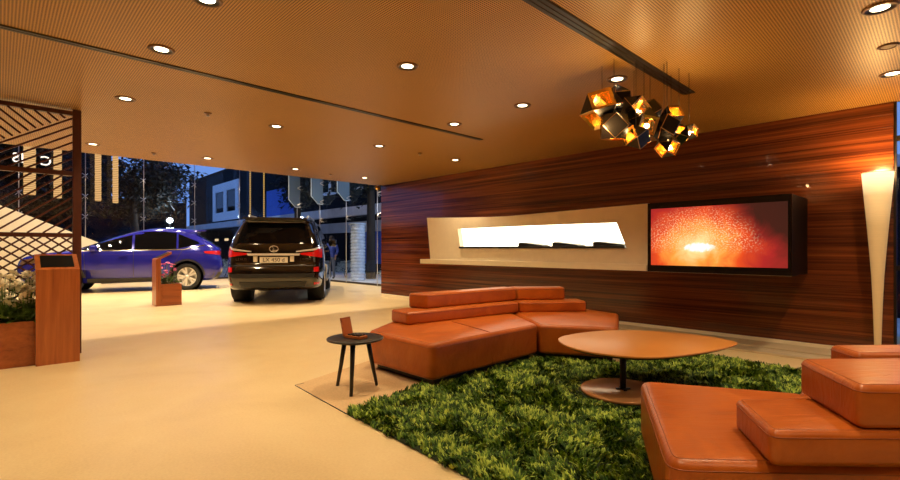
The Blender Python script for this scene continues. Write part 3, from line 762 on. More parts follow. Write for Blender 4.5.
kiosk('tall teak stand with a black reading screen and a long planter below the lattice', (-6.13, .26, 0), PI / 2, 1.8)
kiosk('small teak planter stand with a tilted head in front of the blue car', (-11.22, 2.27, 0), 0.0, .35)
# after rotation pi/2: local x -> +Y, local y -> -X
def leaf_pts(rg, base, az, el, L, wdt):
    d = Vector((math.cos(az) * math.cos(el), math.sin(az) * math.cos(el), math.sin(el))); sd = Vector((-math.sin(az), math.cos(az), 0)); b = Vector(base)
    m = b + d * L * .5; tp = b + d * L + Vector((0, 0, -L * .25))
    return [b, m + sd * wdt, tp, m - sd * wdt]
def foliage(name, parent, mat, pts, stuff=False):
    vs, fs = [], []
    for q in pts: k = len(vs); vs += q; fs += [(k, k + 1, k + 2), (k, k + 2, k + 3)]
    o = mesh(name, vs, fs, mat, parent)
    if stuff: o['kind'] = 'stuff'
    return o
def plant(label, cat, loc, hgt_, nleaf, petals, nfl, rad, group, fr=.03):
    rg = random.Random(int(loc[0] * 91 + loc[1] * 733)); t = thing('flowering_plant', label, cat, loc, 0, group)
    pts = []
    for _ in range(nleaf):
        az = rg.uniform(0, 2 * PI); pts.append(leaf_pts(rg, (rg.gauss(0, rad * .35), rg.gauss(0, rad * .35), rg.uniform(0, hgt_ * .30)), az, rg.uniform(.1, 1.1), rg.uniform(.4, 1) * hgt_ * .42, rg.uniform(.012, .022)))
    foliage('leaves', t, M['leaf'], pts, True)
    for _ in range(nfl):
        a = rg.uniform(0, 2 * PI); rr = rad * math.sqrt(rg.random()); p = Vector((rr * math.cos(a), rr * math.sin(a), hgt_ * rg.uniform(.32, 1.0)))
        tube('stem', [(p.x * .4, p.y * .4, 0), (p.x * .8, p.y * .8, p.z * .6), tuple(p)], .003, M['leaf'], t, 5)
        vs, fs = [], []
        tilt = Matrix.Rotation(rg.uniform(-.8, .8), 3, 'X') @ Matrix.Rotation(rg.uniform(-.8, .8), 3, 'Y')
        for lay, (rl, up) in enumerate(((1.0, .15), (.7, .5), (.4, .8))):
            for k in range(6):
                an = 2 * PI * (k + lay * .5) / 6; u = Vector((math.cos(an), math.sin(an), 0)); v = Vector((-math.sin(an), math.cos(an), 0)); b = len(vs); q = fr * rl
                for w_ in (Vector(), u * q * .6 + v * q * .42 + Vector((0, 0, q * up * .5)), u * q + Vector((0, 0, q * up)), u * q * .6 - v * q * .42 + Vector((0, 0, q * up * .5))): vs.append(p + tilt @ w_)
                fs.append((b, b + 1, b + 2, b + 3))
        mesh('blossom', vs, fs, petals, t)
    return t
G1 = 'cream flowers in the long planter'
for x, y, q in ((-6.30, .19, 'at the front next to the teak stand'), (-6.46, .20, 'at the back next to the stand'), (-6.31, .03, 'at the front left picture edge'),
                (-6.46, .04, 'at the back left picture edge'), (-6.38, -.20, 'just outside the left picture edge')):
    plant('cream flowering plant in the long planter, ' + q, 'plant', (x, y, .411), .50, 70, M['petal_w'], 20, .09, G1, .046)
plant('pink orchid left of the upright board of the small planter stand', 'plant', (-11.42, 2.50, .41), .46, 40, M['petal_p'], 14, .14, 'pink flowers in the small planter', .035)
plant('pink orchid beside the blue car wheel in the small planter', 'plant', (-11.02, 2.55, .41), .44, 60, M['petal_p'], 14, .14, 'pink flowers in the small planter', .035)

# ================================================================== CARS
def pchip(xs, ys, q):
    xs, ys = np.array(xs, float), np.array(ys, float); hh = np.diff(xs); dl = np.diff(ys) / hh; m = np.zeros_like(ys)
    for i in range(1, len(xs) - 1):
        if dl[i - 1] * dl[i] > 0: m[i] = 2 * dl[i - 1] * dl[i] / (dl[i - 1] + dl[i])
    m[0], m[-1] = dl[0], dl[-1]; q = np.clip(q, xs[0], xs[-1]); i = np.clip(np.searchsorted(xs, q) - 1, 0, len(hh) - 1); t = (q - xs[i]) / hh[i]
    return ((1 + 2 * t) * (1 - t) ** 2 * ys[i] + t * (1 - t) ** 2 * hh[i] * m[i] + t * t * (3 - 2 * t) * ys[i + 1] + t * t * (t - 1) * hh[i] * m[i + 1])
class Shell:
    """horizontal slices: each level is a squarish super-ellipse between its rear and front ends"""
    def __init__(s, prof, wid, nn): s.p, s.w, s.n = np.array(prof), np.array(wid), np.array(nn)
    def at(s, z): return (float(pchip(s.p[:, 0], s.p[:, 1], np.array([z]))[0]), float(pchip(s.p[:, 0], s.p[:, 2], np.array([z]))[0]),
                          float(pchip(s.w[:, 0], s.w[:, 1], np.array([z]))[0]), float(np.interp(z, s.n[:, 0], s.n[:, 1])))
    def side(s, x, z):
        a, b, wv, n = s.at(z); t = abs(2 * (x - a) / (b - a) - 1); return wv * max(0.0, 1 - min(t, 1) ** n) ** (1 / n)
    def rear(s, y, z):
        a, b, wv, n = s.at(z); q = (max(0.0, 1 - min(abs(y) / wv, .999) ** n)) ** (1 / n); return a + (1 - q) / 2 * (b - a)
    def front(s, y, z):
        a, b, wv, n = s.at(z); q = (max(0.0, 1 - min(abs(y) / wv, .999) ** n)) ** (1 / n); return b - (1 - q) / 2 * (b - a)
    def build(s, levels=90, seg=112):
        z0, z1 = s.p[0, 0], s.p[-1, 0]; vs, fs = [], []
        zs = np.concatenate([np.linspace(z0, z1 - .12, levels - 25), np.linspace(z1 - .12, z1, 26)[1:]])
        for z in zs:
            a, b, wv, n = s.at(z); c, hl = (a + b) / 2, (b - a) / 2
            for k in range(seg):
                th = 2 * PI * k / seg; ct_, st_ = math.cos(th), math.sin(th); e = 2 / n
                vs.append((c + hl * math.copysign(abs(ct_) ** e, ct_), wv * math.copysign(abs(st_) ** e, st_), z))
        L = len(zs)
        for j in range(L - 1):
            for k in range(seg): fs.append((j * seg + k, j * seg + (k + 1) % seg, (j + 1) * seg + (k + 1) % seg, (j + 1) * seg + k))
        fs.append(tuple(range(seg))[::-1]); fs.append(tuple((L - 1) * seg + k for k in range(seg))); return vs, fs
def resample(P, n):
    P = [Vector(p) for p in P]; d = [0]
    for a, b in zip(P[:-1], P[1:]): d.append(d[-1] + (b - a).length)
    out = []
    for i in range(n + 1):
        t = d[-1] * i / n; k = 0
        while k < len(P) - 2 and d[k + 1] < t: k += 1
        u = 0 if d[k + 1] == d[k] else (t - d[k]) / (d[k + 1] - d[k]); out.append(P[k].lerp(P[k + 1], u))
    return out
def patch(name, sh, mode, lo, up, mat, parent, off=.006, nu=18, nv=8, sgn=1):
    """panel laid on the body; lo / up are outlines in (x,z) for a side or (y,z) for the rear"""
    A, B = resample(lo, nu), resample(up, nu); fr, bk = [], []
    for j in range(nv + 1):
        for i in range(nu + 1):
            p = A[i].lerp(B[i], j / nv); u, z = p.x, p.y
            if mode == 'side': y = sh.side(u, z); fr.append((u, sgn * (y + off), z)); bk.append((u, sgn * (y - .012), z))
            elif mode == 'rear': x = sh.rear(u, z); fr.append((x - off, u, z)); bk.append((x + .012, u, z))
            else: x = sh.front(u, z); fr.append((x + off, u, z)); bk.append((x - .012, u, z))
    n = len(fr); q = nu + 1; fs = []
    for j in range(nv):
        for i in range(nu):
            a = j * q + i; fs.append((a, a + 1, a + q + 1, a + q)); fs.append((n + a, n + a + q, n + a + q + 1, n + a + 1))
    ring = [i for i in range(q)] + [j * q + nu for j in range(1, nv + 1)] + [nv * q + i for i in range(nu - 1, -1, -1)] + [j * q for j in range(nv - 1, 0, -1)]
    for i in range(len(ring)): a, b = ring[i], ring[(i + 1) % len(ring)]; fs.append((a, n + a, n + b, b))
    o = mesh(name, fr + bk, fs, mat, parent)
    bm = bmesh.new(); bm.from_mesh(o.data); bmesh.ops.recalc_face_normals(bm, faces=bm.faces[:]); bm.to_mesh(o.data); bm.free(); return o
def cut(obj, cutters):
    for c in cutters:
        m = obj.modifiers.new('cut', 'BOOLEAN'); m.object = c; m.operation = 'DIFFERENCE'; m.solver = 'EXACT'
    bpy.context.view_layer.update()
    me = bpy.data.meshes.new_from_object(obj.evaluated_get(bpy.context.evaluated_depsgraph_get()))
    obj.modifiers.clear(); obj.data = me
    for c in cutters: bpy.data.objects.remove(c)
    me.shade_smooth()
def wheel(parent, x, y, R, wdt, sgn, spokes=5):
    rot = Matrix.Rotation(-sgn * PI / 2, 3, 'X')     # axis along y, outside face towards sgn*y
    rr = R * .70
    w_ = lathe('tyre', [(rr, -wdt / 2), (R * .90, -wdt / 2), (R * .98, -wdt * .40), (R, -wdt * .25), (R, wdt * .25), (R * .98, wdt * .40), (R * .90, wdt / 2), (rr, wdt / 2), (rr, -wdt / 2)], M['rubber'], parent, 48, False, (x, y, R), True, rot)
    lathe('rim', [(rr, -wdt * .45), (rr, wdt * .44), (rr * .93, wdt * .47), (rr * .90, wdt * .40), (rr * .86, -wdt * .1), (.002, -wdt * .12)], M['alloy'], w_, 48, False, (x, y, R), True, rot)
    bm = bmesh.new()
    for i in range(spokes):
        for da in (-.17, .17):
            a = 2 * PI * i / spokes + da * .8; u = Vector((math.cos(a), math.sin(a), 0)); v = Vector((-math.sin(a), math.cos(a), 0))
            A, B = u * .04, u * rr * .93 + v * da * rr * .35; q = v * .020
            vs = [bm.verts.new(Vector((x, y, R)) + rot @ (p + Vector((0, 0, zz)))) for zz in (wdt * .30, wdt * .43) for p in (A - q, A + q, B + q * 1.25, B - q * 1.25)]
            for f in ((3, 2, 1, 0), (4, 5, 6, 7), (0, 1, 5, 4), (1, 2, 6, 5), (2, 3, 7, 6), (3, 0, 4, 7)): bm.faces.new([vs[k] for k in f])
    bmo('spokes', bm, M['alloy'], w_)
    lathe('hub_cap', [(.055, wdt * .38), (.05, wdt * .45), (.002, wdt * .46)], M['alloy'], w_, 20, False, (x, y, R), True, rot)
    return w_
def wheel_well(parent, x, sgn, R, yo, yi):
    rot = Matrix.Rotation(-sgn * PI / 2, 3, 'X')
    return lathe('wheel_well', [(.01, 0), (R, 0), (R, yo - yi)], M['cladding'], parent, 40, False, (x, sgn * yi, .36), True, rot)
def arch_cutter(x, R, wmax, par):
    vs, fs = lathe_data([(R, -.34), (R, .34)], 40, True); rot = Matrix.Rotation(PI / 2, 3, 'X'); out = []
    for s in (1, -1):
        out.append(mesh('cutter', [rot @ Vector(v) + Vector((x, s * (wmax - .05), .36)) for v in vs], fs, None, par))
    return out

# ---- blue crossover: local +x forward, s = 0 at the rear bumper
sh = Shell([(.24, .30, 4.62), (.32, .14, 4.78), (.46, .04, 4.87), (.62, .0, 4.89), (.78, .03, 4.86), (.90, .07, 4.76), (.97, .08, 4.55), (1.02, .07, 4.20), (1.07, .06, 3.82),
            (1.12, .09, 3.60), (1.25, .26, 3.22), (1.40, .50, 2.84), (1.52, .68, 2.50), (1.58, .62, 2.30), (1.63, .66, 2.08), (1.66, .95, 1.95), (1.68, 1.25, 1.80)],
           [(.24, .80), (.32, .88), (.46, .925), (.62, .94), (.80, .945), (.95, .935), (1.03, .915), (1.10, .885), (1.25, .82), (1.40, .745), (1.52, .68), (1.58, .645), (1.63, .57), (1.66, .44), (1.68, .25)],
           [(.24, 7), (.9, 6.5), (1.1, 5.5), (1.5, 4.5), (1.68, 3)])
vr, vd = -7.376829, 13.239                       # where the near rear wheel touches the floor
hd = math.radians(180 + 27)                       # heading in the viewer's frame
rzc = AZ + hd
pw = Vector((*W(vr, vd), 0)); org = pw - Matrix.Rotation(rzc, 3, 'Z') @ Vector((.98, .90, 0))
CS = (.96, 1.0, 1.045)
org = pw - Matrix.Rotation(rzc, 3, 'Z') @ Vector((.98 * CS[0], .90, 0))
bc = thing('blue_crossover', 'blue crossover car parked sideways behind the lattice screen', 'car', org, rzc); bc.scale = CS
vs, fs = sh.build(); body = mesh('body', vs, fs, M['blue'], bc, True)
cut(body, [c for x in (.98, 3.85) for c in arch_cutter(x, .425, .95, bc)])
for sg in (1, -1):
    S = lambda n, lo, up, m, off=.006, nu=18, nv=6: patch(n, sh, 'side', lo, up, m, bc, off, nu, nv, sg)
    S('side_window', [(2.33, 1.08), (3.52, 1.065)], [(2.33, 1.535), (2.55, 1.47), (3.05, 1.30), (3.52, 1.075)], M['carglass'])
    S('side_window', [(1.25, 1.10), (2.27, 1.08)], [(1.25, 1.53), (1.55, 1.565), (2.27, 1.545)], M['carglass'])
    S('side_window', [(.66, 1.25), (1.20, 1.11)], [(.70, 1.30), (1.20, 1.51)], M['carglass'])
    S('window_trim', [(.52, 1.20), (1.08, 1.075), (3.50, 1.04)], [(.52, 1.225), (1.08, 1.10), (3.50, 1.062)], M['chrome'], .010, 30, 1)
    S('door_seam', [(2.28, .38), (2.292, .38)], [(2.28, 1.05), (2.292, 1.05)], M['ink'], .003, 1, 10)
    S('door_seam', [(1.30, .70), (1.312, .70)], [(1.10, 1.06), (1.112, 1.06)], M['ink'], .003, 1, 10)
    S('door_seam', [(3.36, .38), (3.372, .38)], [(3.40, 1.04), (3.412, 1.04)], M['ink'], .003, 1, 10)
    S('sill_cladding', [(1.42, .245), (3.34, .245)], [(1.42, .36), (3.34, .36)], M['cladding'], .012, 20, 3)
    S('door_handle', [(1.30, .93), (1.50, .925)], [(1.30, .96), (1.50, .955)], M['blue'], .035, 6, 2)
    S('door_handle', [(2.44, .915), (2.64, .91)], [(2.44, .945), (2.64, .94)], M['blue'], .035, 6, 2)
    S('taillight', [(.09, .93), (.52, .99)], [(.12, 1.06), (.55, 1.04)], M['redlens'], .012, 14, 4)
    S('headlight', [(4.25, .78), (4.78, .72)], [(4.15, .93), (4.72, .84)], M['chrome'], .010, 12, 4)
    for xa in (.98, 3.85):
        ar = [(xa + math.cos(a) * .428, .36 + math.sin(a) * .428) for a in np.linspace(PI * .98, .02, 24)]; ao = [(xa + math.cos(a) * .475, .36 + math.sin(a) * .475) for a in np.linspace(PI * .98, .02, 24)]
        S('arch_trim', ar, ao, M['cladding'], .014, 30, 2)
    mir = bmesh.new(); bbox(mir, 3.10, 3.26, sg * .98 - .10, sg * .98 + .10, 1.04, 1.19, .04, 3); bmo('mirror', mir, M['blue'], bc, True)
    wheel_well(bc, .98, sg, .422, .88, .58); wheel_well(bc, 3.85, sg, .422, .86, .58)
    wheel(bc, .98, sg * .80, .36, .235, sg); wheel(bc, 3.85, sg * .80, .36, .235, sg)
patch('rear_window', sh, 'rear', [(-.64, 1.16), (.64, 1.16)], [(-.50, 1.50), (.50, 1.50)], M['carglass'], bc)
patch('windshield', sh, 'front', [(-.72, 1.13), (.72, 1.13)], [(-.52, 1.56), (.52, 1.56)], M['carglass'], bc)
patch('tail_strip', sh, 'rear', [(-.80, .97), (.80, .97)], [(-.78, 1.03), (.78, 1.03)], M['redlens'], bc, .01, 24, 2)
patch('rear_bumper', sh, 'rear', [(-.80, .30), (.80, .30)], [(-.84, .46), (.84, .46)], M['cladding'], bc, .01, 24, 3)
box('spoiler', .48, .74, -.56, .56, 1.585, 1.625, M['blue'], bc, .015, 3)

# ---- black off-roader seen from the rear
sk = Shell([(.29, .22, 4.80), (.36, .07, 4.95), (.56, .0, 5.04), (.70, .01, 5.06), (.80, .05, 5.06), (.86, .085, 5.05), (1.00, .10, 5.02), (1.14, .11, 4.95), (1.20, .12, 4.60), (1.25, .13, 3.95),
            (1.30, .155, 3.72), (1.48, .25, 3.40), (1.62, .34, 3.14), (1.72, .40, 2.95), (1.77, .36, 2.80), (1.80, .36, 2.65), (1.83, .50, 2.45), (1.855, .95, 2.1), (1.865, 1.3, 1.9)],
           [(.29, .90), (.36, .945), (.56, .97), (.70, .985), (.90, .985), (1.05, .975), (1.20, .955), (1.26, .93), (1.48, .865), (1.62, .815), (1.72, .775), (1.78, .735), (1.82, .65), (1.85, .48), (1.865, .25)],
           [(.29, 9), (1.1, 9), (1.5, 7.5), (1.8, 5), (1.865, 3)])
hd = math.radians(90 + 12); rzs = AZ + hd
pax = Vector((*W(-3.85, 10.72), 0)); org = pax - Matrix.Rotation(rzs, 3, 'Z') @ Vector((1.05, 0, 0))
su = thing('black_offroader', 'large black off-road car seen from the rear with red taillights', 'car', org, rzs)
vs, fs = sk.build(); body = mesh('body', vs, fs, M['carblack'], su, True)
cut(body, [c for x in (1.05, 3.90) for c in arch_cutter(x, .45, .99, su)])
for sg in (1, -1):
    S = lambda n, lo, up, m, off=.006, nu=18, nv=6: patch(n, sk, 'side', lo, up, m, su, off, nu, nv, sg)
    S('side_window', [(2.42, 1.28), (3.62, 1.26)], [(2.42, 1.71), (2.85, 1.68), (3.62, 1.28)], M['carglass'])
    S('side_window', [(1.40, 1.29), (2.34, 1.28)], [(1.40, 1.70), (2.34, 1.71)], M['carglass'])
    S('side_window', [(.52, 1.31), (1.32, 1.29)], [(.62, 1.65), (1.32, 1.70)], M['carglass'])
    S('window_trim', [(.50, 1.245), (3.66, 1.225)], [(.50, 1.275), (3.66, 1.25)], M['chrome'], .010, 24, 1)
    S('taillight', [(.145, .99), (.42, 1.02)], [(.165, 1.17), (.48, 1.15)], M['redlens'], .014, 10, 4)
    S('door_handle', [(1.45, 1.08), (1.66, 1.08)], [(1.45, 1.12), (1.66, 1.12)], M['chrome'], .035, 6, 2)
    S('door_handle', [(2.50, 1.08), (2.71, 1.08)], [(2.50, 1.12), (2.71, 1.12)], M['chrome'], .035, 6, 2)
    S('running_board', [(1.60, .375), (3.35, .375)], [(1.60, .44), (3.35, .44)], M['steel'], .05, 10, 2)
    R_ = lambda n, lo, up, m, off=.008, nu=14, nv=4: patch(n, sk, 'rear', lo, up, m, su, off, nu, nv)
    q = lambda P: [(sg * a, b) for a, b in P]
    R_('taillight', q([(.54, 1.03), (.78, .995), (.95, .965)]), q([(.50, 1.065), (.78, 1.09), (.955, 1.165)]), M['redlens'], .016)
    R_('lamp_chrome', q([(.44, 1.085), (.80, 1.12), (.94, 1.175)]), q([(.44, 1.108), (.80, 1.16), (.935, 1.215)]), M['silver'], .022, 16, 2)
    R_('bumper_reflector', q([(.80, .675), (.905, .675)]), q([(.80, .775), (.90, .775)]), M['redlens'], .018, 6, 3)
    R_('bumper_reflector', q([(.80, .40), (.92, .405)]), q([(.80, .445), (.93, .45)]), M['redlens'], .012, 6, 2)
    R_('plate_lamp', q([(.32, .885), (.40, .885)]), q([(.32, 1.0), (.40, 1.0)]), M['plate'], .012, 3, 3)
    mir = bmesh.new(); bbox(mir, 3.28, 3.46, sg * 1.06 - .12, sg * 1.06 + .10, 1.22, 1.42, .05, 3); bmo('mirror', mir, M['carblack'], su, True)
    wheel_well(su, 1.05, sg, .447, .92, .62); wheel_well(su, 3.90, sg, .447, .92, .62)
    wheel(su, 1.05, sg * .84, .395, .28, sg); wheel(su, 3.90, sg * .84, .395, .28, sg)
    tube('roof_rail', [(.75, sg * .60, 1.80), (.82, sg * .62, 1.885), (2.5, sg * .62, 1.895), (2.62, sg * .60, 1.82)], .02, M['steel'], su, 8)
R_ = lambda n, lo, up, m, off=.008, nu=20, nv=6: patch(n, sk, 'rear', lo, up, m, su, off, nu, nv)
R_('rear_window', [(-.735, 1.27), (.735, 1.27)], [(-.64, 1.70), (.64, 1.70)], M['carglass'])
R_('chrome_bar', [(-.50, 1.015), (.50, 1.015)], [(-.52, 1.058), (.52, 1.058)], M['silver'], .05, 20, 2)
R_('tailgate_seam', [(-.90, .80), (.90, .80)], [(-.90, .812), (.90, .812)], M['ink'], .003, 24, 1)
R_('bumper_step', [(-.80, .56), (.80, .56)], [(-.82, .64), (.82, .64)], M['cladding'], .045, 24, 2)
R_('lower_bumper', [(-.62, .37), (.62, .37)], [(-.66, .47), (.66, .47)], M['cladding'], .02, 24, 2)
pt = R_('licence_plate', [(-.275, .865), (.275, .865)], [(-.275, .985), (.275, .985)], M['plate'], .02, 6, 2)
xr = sk.rear(0, .925)
def rear_text(n, body_, size, y, z, m, par, off): 
    x = sk.rear(y, z) - off
    # text x -> -y (reads left to right from behind), text y -> z, normal -> -x
    mw = Matrix(((0, 0, -1, x), (-1, 0, 0, y), (0, 1, 0, z), (0, 0, 0, 1)))
    return text_mesh(n, body_, size, m, par, mw, .003)
rear_text('plate_lettering', 'LX 450 d', .115, 0, .922, M['ink'], pt, .024)
rear_text('badge_lettering', 'LEXUS', .075, .63, .935, M['chrome'], su, .014)
rear_text('badge_lettering', 'LX450d', .070, -.63, .935, M['chrome'], su, .014)
xl = sk.rear(0, 1.16) - .02
em = tube('emblem_ring', [(xl, .085 * math.cos(a), 1.155 + .062 * math.sin(a)) for a in np.linspace(0, 2 * PI, 33)[:-1]], .009, M['chrome'], su, 8, True)
tube('emblem_letter', [(xl, .035, 1.205), (xl, .005, 1.16), (xl, .03, 1.125), (xl, -.065, 1.125)], .008, M['chrome'], em, 8)
box('spoiler', .24, .62, -.64, .64, 1.775, 1.815, M['carblack'], su, .015, 3)
for y in (-.45, .45): lathe('exhaust_tip', [(.04, 0), (.042, .14), (.036, .14)], M['chrome'], su, 20, True, (.30, y, .36), True, Matrix.Rotation(-PI / 2, 3, 'Y'))

# ================================================================== HALL: LANTERNS, STAIR WALL, LETTERS
for i, (y, zb, r_, s) in enumerate(((2.30, 2.69, .085, 'first right of the lattice post'), (2.76, 2.66, .08, 'second right of the lattice post'),
                                 (.66, 2.76, .14, 'behind the left of the lattice'), (1.30, 2.71, .10, 'behind the lattice beside its post'))):
    t = thing('tube_lantern', 'tall glowing ribbed tube lantern hanging ' + s, 'lantern', (-18.75, y, HH), 0, 'hanging tube lanterns')
    pr = []; z = zb - HH; k = 0
    while z < -.5: pr += [(r_ * .93, z), (r_, z + .04), (r_, z + .13), (r_ * .93, z + .17)]; z += .17
    lathe('shade', pr, M['lantern'], t, 20)
    tube('cord', [(0, 0, -.45), (0, 0, 0)], .006, M['dark_metal'], t, 6)
swp = [(-.7, 0), (-.7, 2.75), (.02, 2.43), (1.74, 1.64), (2.4, 1.33), (2.4, 0)]
vs = [(0, y, z) for y, z in swp] + [(.12, y, z) for y, z in swp]; n = len(swp)
sw = mesh('stair_wall', [(a, b - .9, c) for a, b, c in vs], [tuple(range(n)), tuple(range(2 * n - 1, n - 1, -1))] + [(i, i + n, (i + 1) % n + n, (i + 1) % n) for i in range(n)], M['cream'])
sw.location = (-19.05, .9, 0); tag(sw, 'cream wall with a sloping top seen through the lattice', 'stair wall')
def sign(body_, y, z, size, label):
    t = thing('glowing_letters', label, 'sign', (XG + .10, y, z))
    mw = Matrix(((0, 0, 1, 0), (-1, 0, 0, 0), (0, 1, 0, 0), (0, 0, 0, 1)))       # seen from behind: mirrored
    text_mesh('letter', body_, size, M['letters'], t, mw, .01)
sign('IS', .42, 3.88, .40, 'glowing reversed letters on the glass at the left picture edge')
sign('C', 1.05, 3.86, .40, 'glowing round letter on the glass beside the lattice post')

# ================================================================== OUTSIDE
struct(box('pavement', -75, 8, -25, 40, -.30, -.16, M['pavement']))
struct(box('pavement_strip', -30, 2, YG + .05, 12.5, -.16, -.02, M['concrete']))
def window_grid(parent, xs, zs, y, wd_, hg, framew=.16):
    for x in xs:
        for z in zs:
            f = bmesh.new()
            for a in ((x, x + wd_, z, z + framew), (x, x + wd_, z + hg - framew, z + hg), (x, x + framew, z + framew, z + hg - framew), (x + wd_ - framew, x + wd_, z + framew, z + hg - framew), (x + wd_ / 2 - framew / 2, x + wd_ / 2 + framew / 2, z + framew, z + hg - framew)):
                bbox(f, a[0], a[1], y - .12, y, a[2], a[3])
            fo = bmo('window', f, M['pale_frame'], parent); box('pane', x + framew, x + wd_ - framew, y - .04, y - .02, z + framew, z + hg - framew, M['carglass'], fo)
bl = thing('neighbour_building', 'dark building with pale window frames across the street', 'building', (-30, 14, 0))
box('wall', -23, 21, 0, 3, -.16, 8.0, M['dark_wall'], bl)
window_grid(bl, (-15.4,), (3.6,), 0, 6.3, 3.2, .70)
window_grid(bl, (4.0, 8.0, 12.0, 16.0), (4.3,), 0, 2.6, 2.0)
box('blue_panel', -4.2, 1.2, -.06, 0, 3.45, 5.3, M['blue_panel'], bl)
for x in (8.9, 10.5): box('blue_panel', x, x + 1.5, -.06, 0, .4, 2.05, M['blue_panel'], bl)
box('grey_band', 1, 21, -.10, 0, 2.06, 2.62, M['concrete'], bl)
box('canopy_beam', -23, 21, -2.0, -1.6, 2.74, 3.15, M['concrete'], bl)
box('canopy_roof', -23, 21, -1.6, 0, 2.95, 3.10, M['concrete'], bl)
for x in (-15, -12.5, -10, -7.5): box('lit_window', x, x + .8, -.05, 0, 1.85, 2.05, M['winlit'], bl)
bl2 = thing('street_building', 'dark far building with a few lit windows behind the lanterns', 'building', (-46, -2, 0))
box('wall', -6, 0, -14, 8.5, -.16, 9, M['dark_wall'], bl2)
box('wing', -6, -.3, 8.5, 14, -.16, 5.2, M['dark_wall'], bl2)
for y in (-3, -1, 1, 3):
    for z in (2.2, 5.0): box('window', 0, .05, y, y + 1.0, z, z + 1.5, M['winlit'] if (y + z) % 3 < 1 else M['carglass'], bl2)
pc = thing('fairy_light_column', 'dark outdoor column edged with amber string lights', 'column', (-25.7, 10.2, -.02), AZ)
box('shaft', -.34, .34, -.2, .2, 0, 7, M['dark_wall'], pc)
for x in (-.37, .37):
    bm = bmesh.new()
    for k in range(40): bbox(bm, x - .025, x + .025, -.26, -.20, 2.6 + k * .1, 2.66 + k * .1)
    bmo('light_string', bm, M['amber'], pc)
rc = thing('ribbed_column', 'pale ribbed column standing outside the glass near the timber wall', 'column', (-15.05, 9.65, -.02))
pr = []; z = 0
while z < 2.02: pr += [(.24, z), (.275, z + .03), (.275, z + .08), (.24, z + .11)]; z += .115
lathe('shaft', pr, M['ribbed'], rc, 28); lathe('cap', [(.26, 2.06), (.31, 2.07), (.31, 2.12), (.25, 2.14)], M['ribbed'], rc, 28)
def tree(label, loc, h_, crown, n, tilt, group='street trees'):
    rg = random.Random(int(loc[0] * 13 + loc[1] * 7)); t = thing('street_tree', label, 'tree', loc, 0, group)
    top = Vector((tilt[0], tilt[1], h_ * .62))
    tube('trunk', [(0, 0, 0), (top.x * .3, top.y * .3, top.z * .5), tuple(top)], [.20, .15, .10], M['bark'], t, 10)
    ends = []
    for i in range(11):
        a = rg.uniform(0, 2 * PI); e = rg.uniform(.05, 1.1); L = rg.uniform(.5, 1.0) * crown; s = Vector((top.x * .6, top.y * .6, top.z * rg.uniform(.55, 1.0)))
        p = s + Vector((math.cos(a) * math.cos(e), math.sin(a) * math.cos(e), math.sin(e) * .8)) * L
        tube('branch', [tuple(s), tuple((s + p) / 2 + Vector((0, 0, .15))), tuple(p)], [.06, .04, .015], M['bark'], t, 6); ends.append((s, p))
    pts = []
    for _ in range(n):
        s, p = rg.choice(ends); u = rg.uniform(.35, 1.1); q = s.lerp(p, u) + Vector((rg.gauss(0, .38), rg.gauss(0, .38), rg.gauss(0, .26)))
        pts.append(leaf_pts(rg, q, rg.uniform(0, 2 * PI), rg.uniform(-.8, .6), rg.uniform(.16, .34), rg.uniform(.045, .09)))
    foliage('crown', t, M['night_leaf'], pts, True); return t
tree('dark leafy street tree above the roof of the blue car', (-24.5, 4.4, -.16), 6.8, 2.9, 3600, (.3, -.3))
tree('dark street tree behind the tube lanterns', (-25.5, .6, -.16), 7.2, 3.0, 9000, (.2, .2))
tree('dark street tree above the tail of the blue car', (-30.0, 7.0, -.16), 8.2, 2.4, 2800, (.0, -.4))
tree('dark street tree behind the glass fins', (-21.5, 10.4, -.02), 10.0, 1.7, 5000, (.0, .0))
tree('dark street tree just left of the timber wall end', (-15.6, 10.6, -.02), 10.0, 1.6, 4000, (.0, .0))
def shrub(label, loc, R, n, mat, group):
    rg = random.Random(int(loc[0] * 31 + loc[1] * 57)); t = thing('shrub', label, 'shrub', loc, 0, group); pts = []
    for _ in range(n):
        a = rg.uniform(0, 2 * PI); e = rg.uniform(-.1, 1.5); r_ = R * rg.uniform(.5, 1.0)
        q = Vector((math.cos(a) * math.cos(e) * r_, math.sin(a) * math.cos(e) * r_, R * .55 + math.sin(e) * r_ * .95))
        pts.append(leaf_pts(rg, q, a + rg.uniform(-.8, .8), rg.uniform(-.3, 1.0), rg.uniform(.08, .18), rg.uniform(.02, .045)))
    foliage('foliage', t, mat, pts, True)
    for k in range(4):
        a = rg.uniform(0, 2 * PI); tube('stem', [(.05 * math.cos(a), .05 * math.sin(a), 0), (math.cos(a) * R * .4, math.sin(a) * R * .4, R * .9)], .012, M['bark'], t, 5)
for i, (x, y, R, s) in enumerate(((-20.3, 6.55, .60, 'right behind the tail of the blue car'), (-20.4, 7.75, .66, 'left of the black car'), (-20.4, 5.40, .60, 'hidden behind the tail of the blue car'),
                               (-17.0, 10.35, .45, 'left of the ribbed column'), (-13.0, 9.7, .42, 'right of the ribbed column'), (-19.0, 9.6, .55, 'behind the black car'))):
    shrub('blue-lit shrub outside the glass ' + s, (x, y, -.16 if x < -19.5 else -.02), R, 520, M['shrub'], 'shrubs outside the glass')
sl_ = thing('street_lamp', 'street lamp with a bright white globe above the roof of the blue car', 'street lamp', (-23.6, 5.45, -.16))
lathe('post', [(.07, 0), (.07, .3), (.035, .4), (.03, 2.45)], M['dark_metal'], sl_, 16)
M['globe'] = emit('street_lamp_globe', (.85, .93, 1.0), 9.0)
lathe('globe', [(.002, 2.45), (.09, 2.48), (.13, 2.57), (.09, 2.66), (.002, 2.69)], M['globe'], sl_, 20, False)
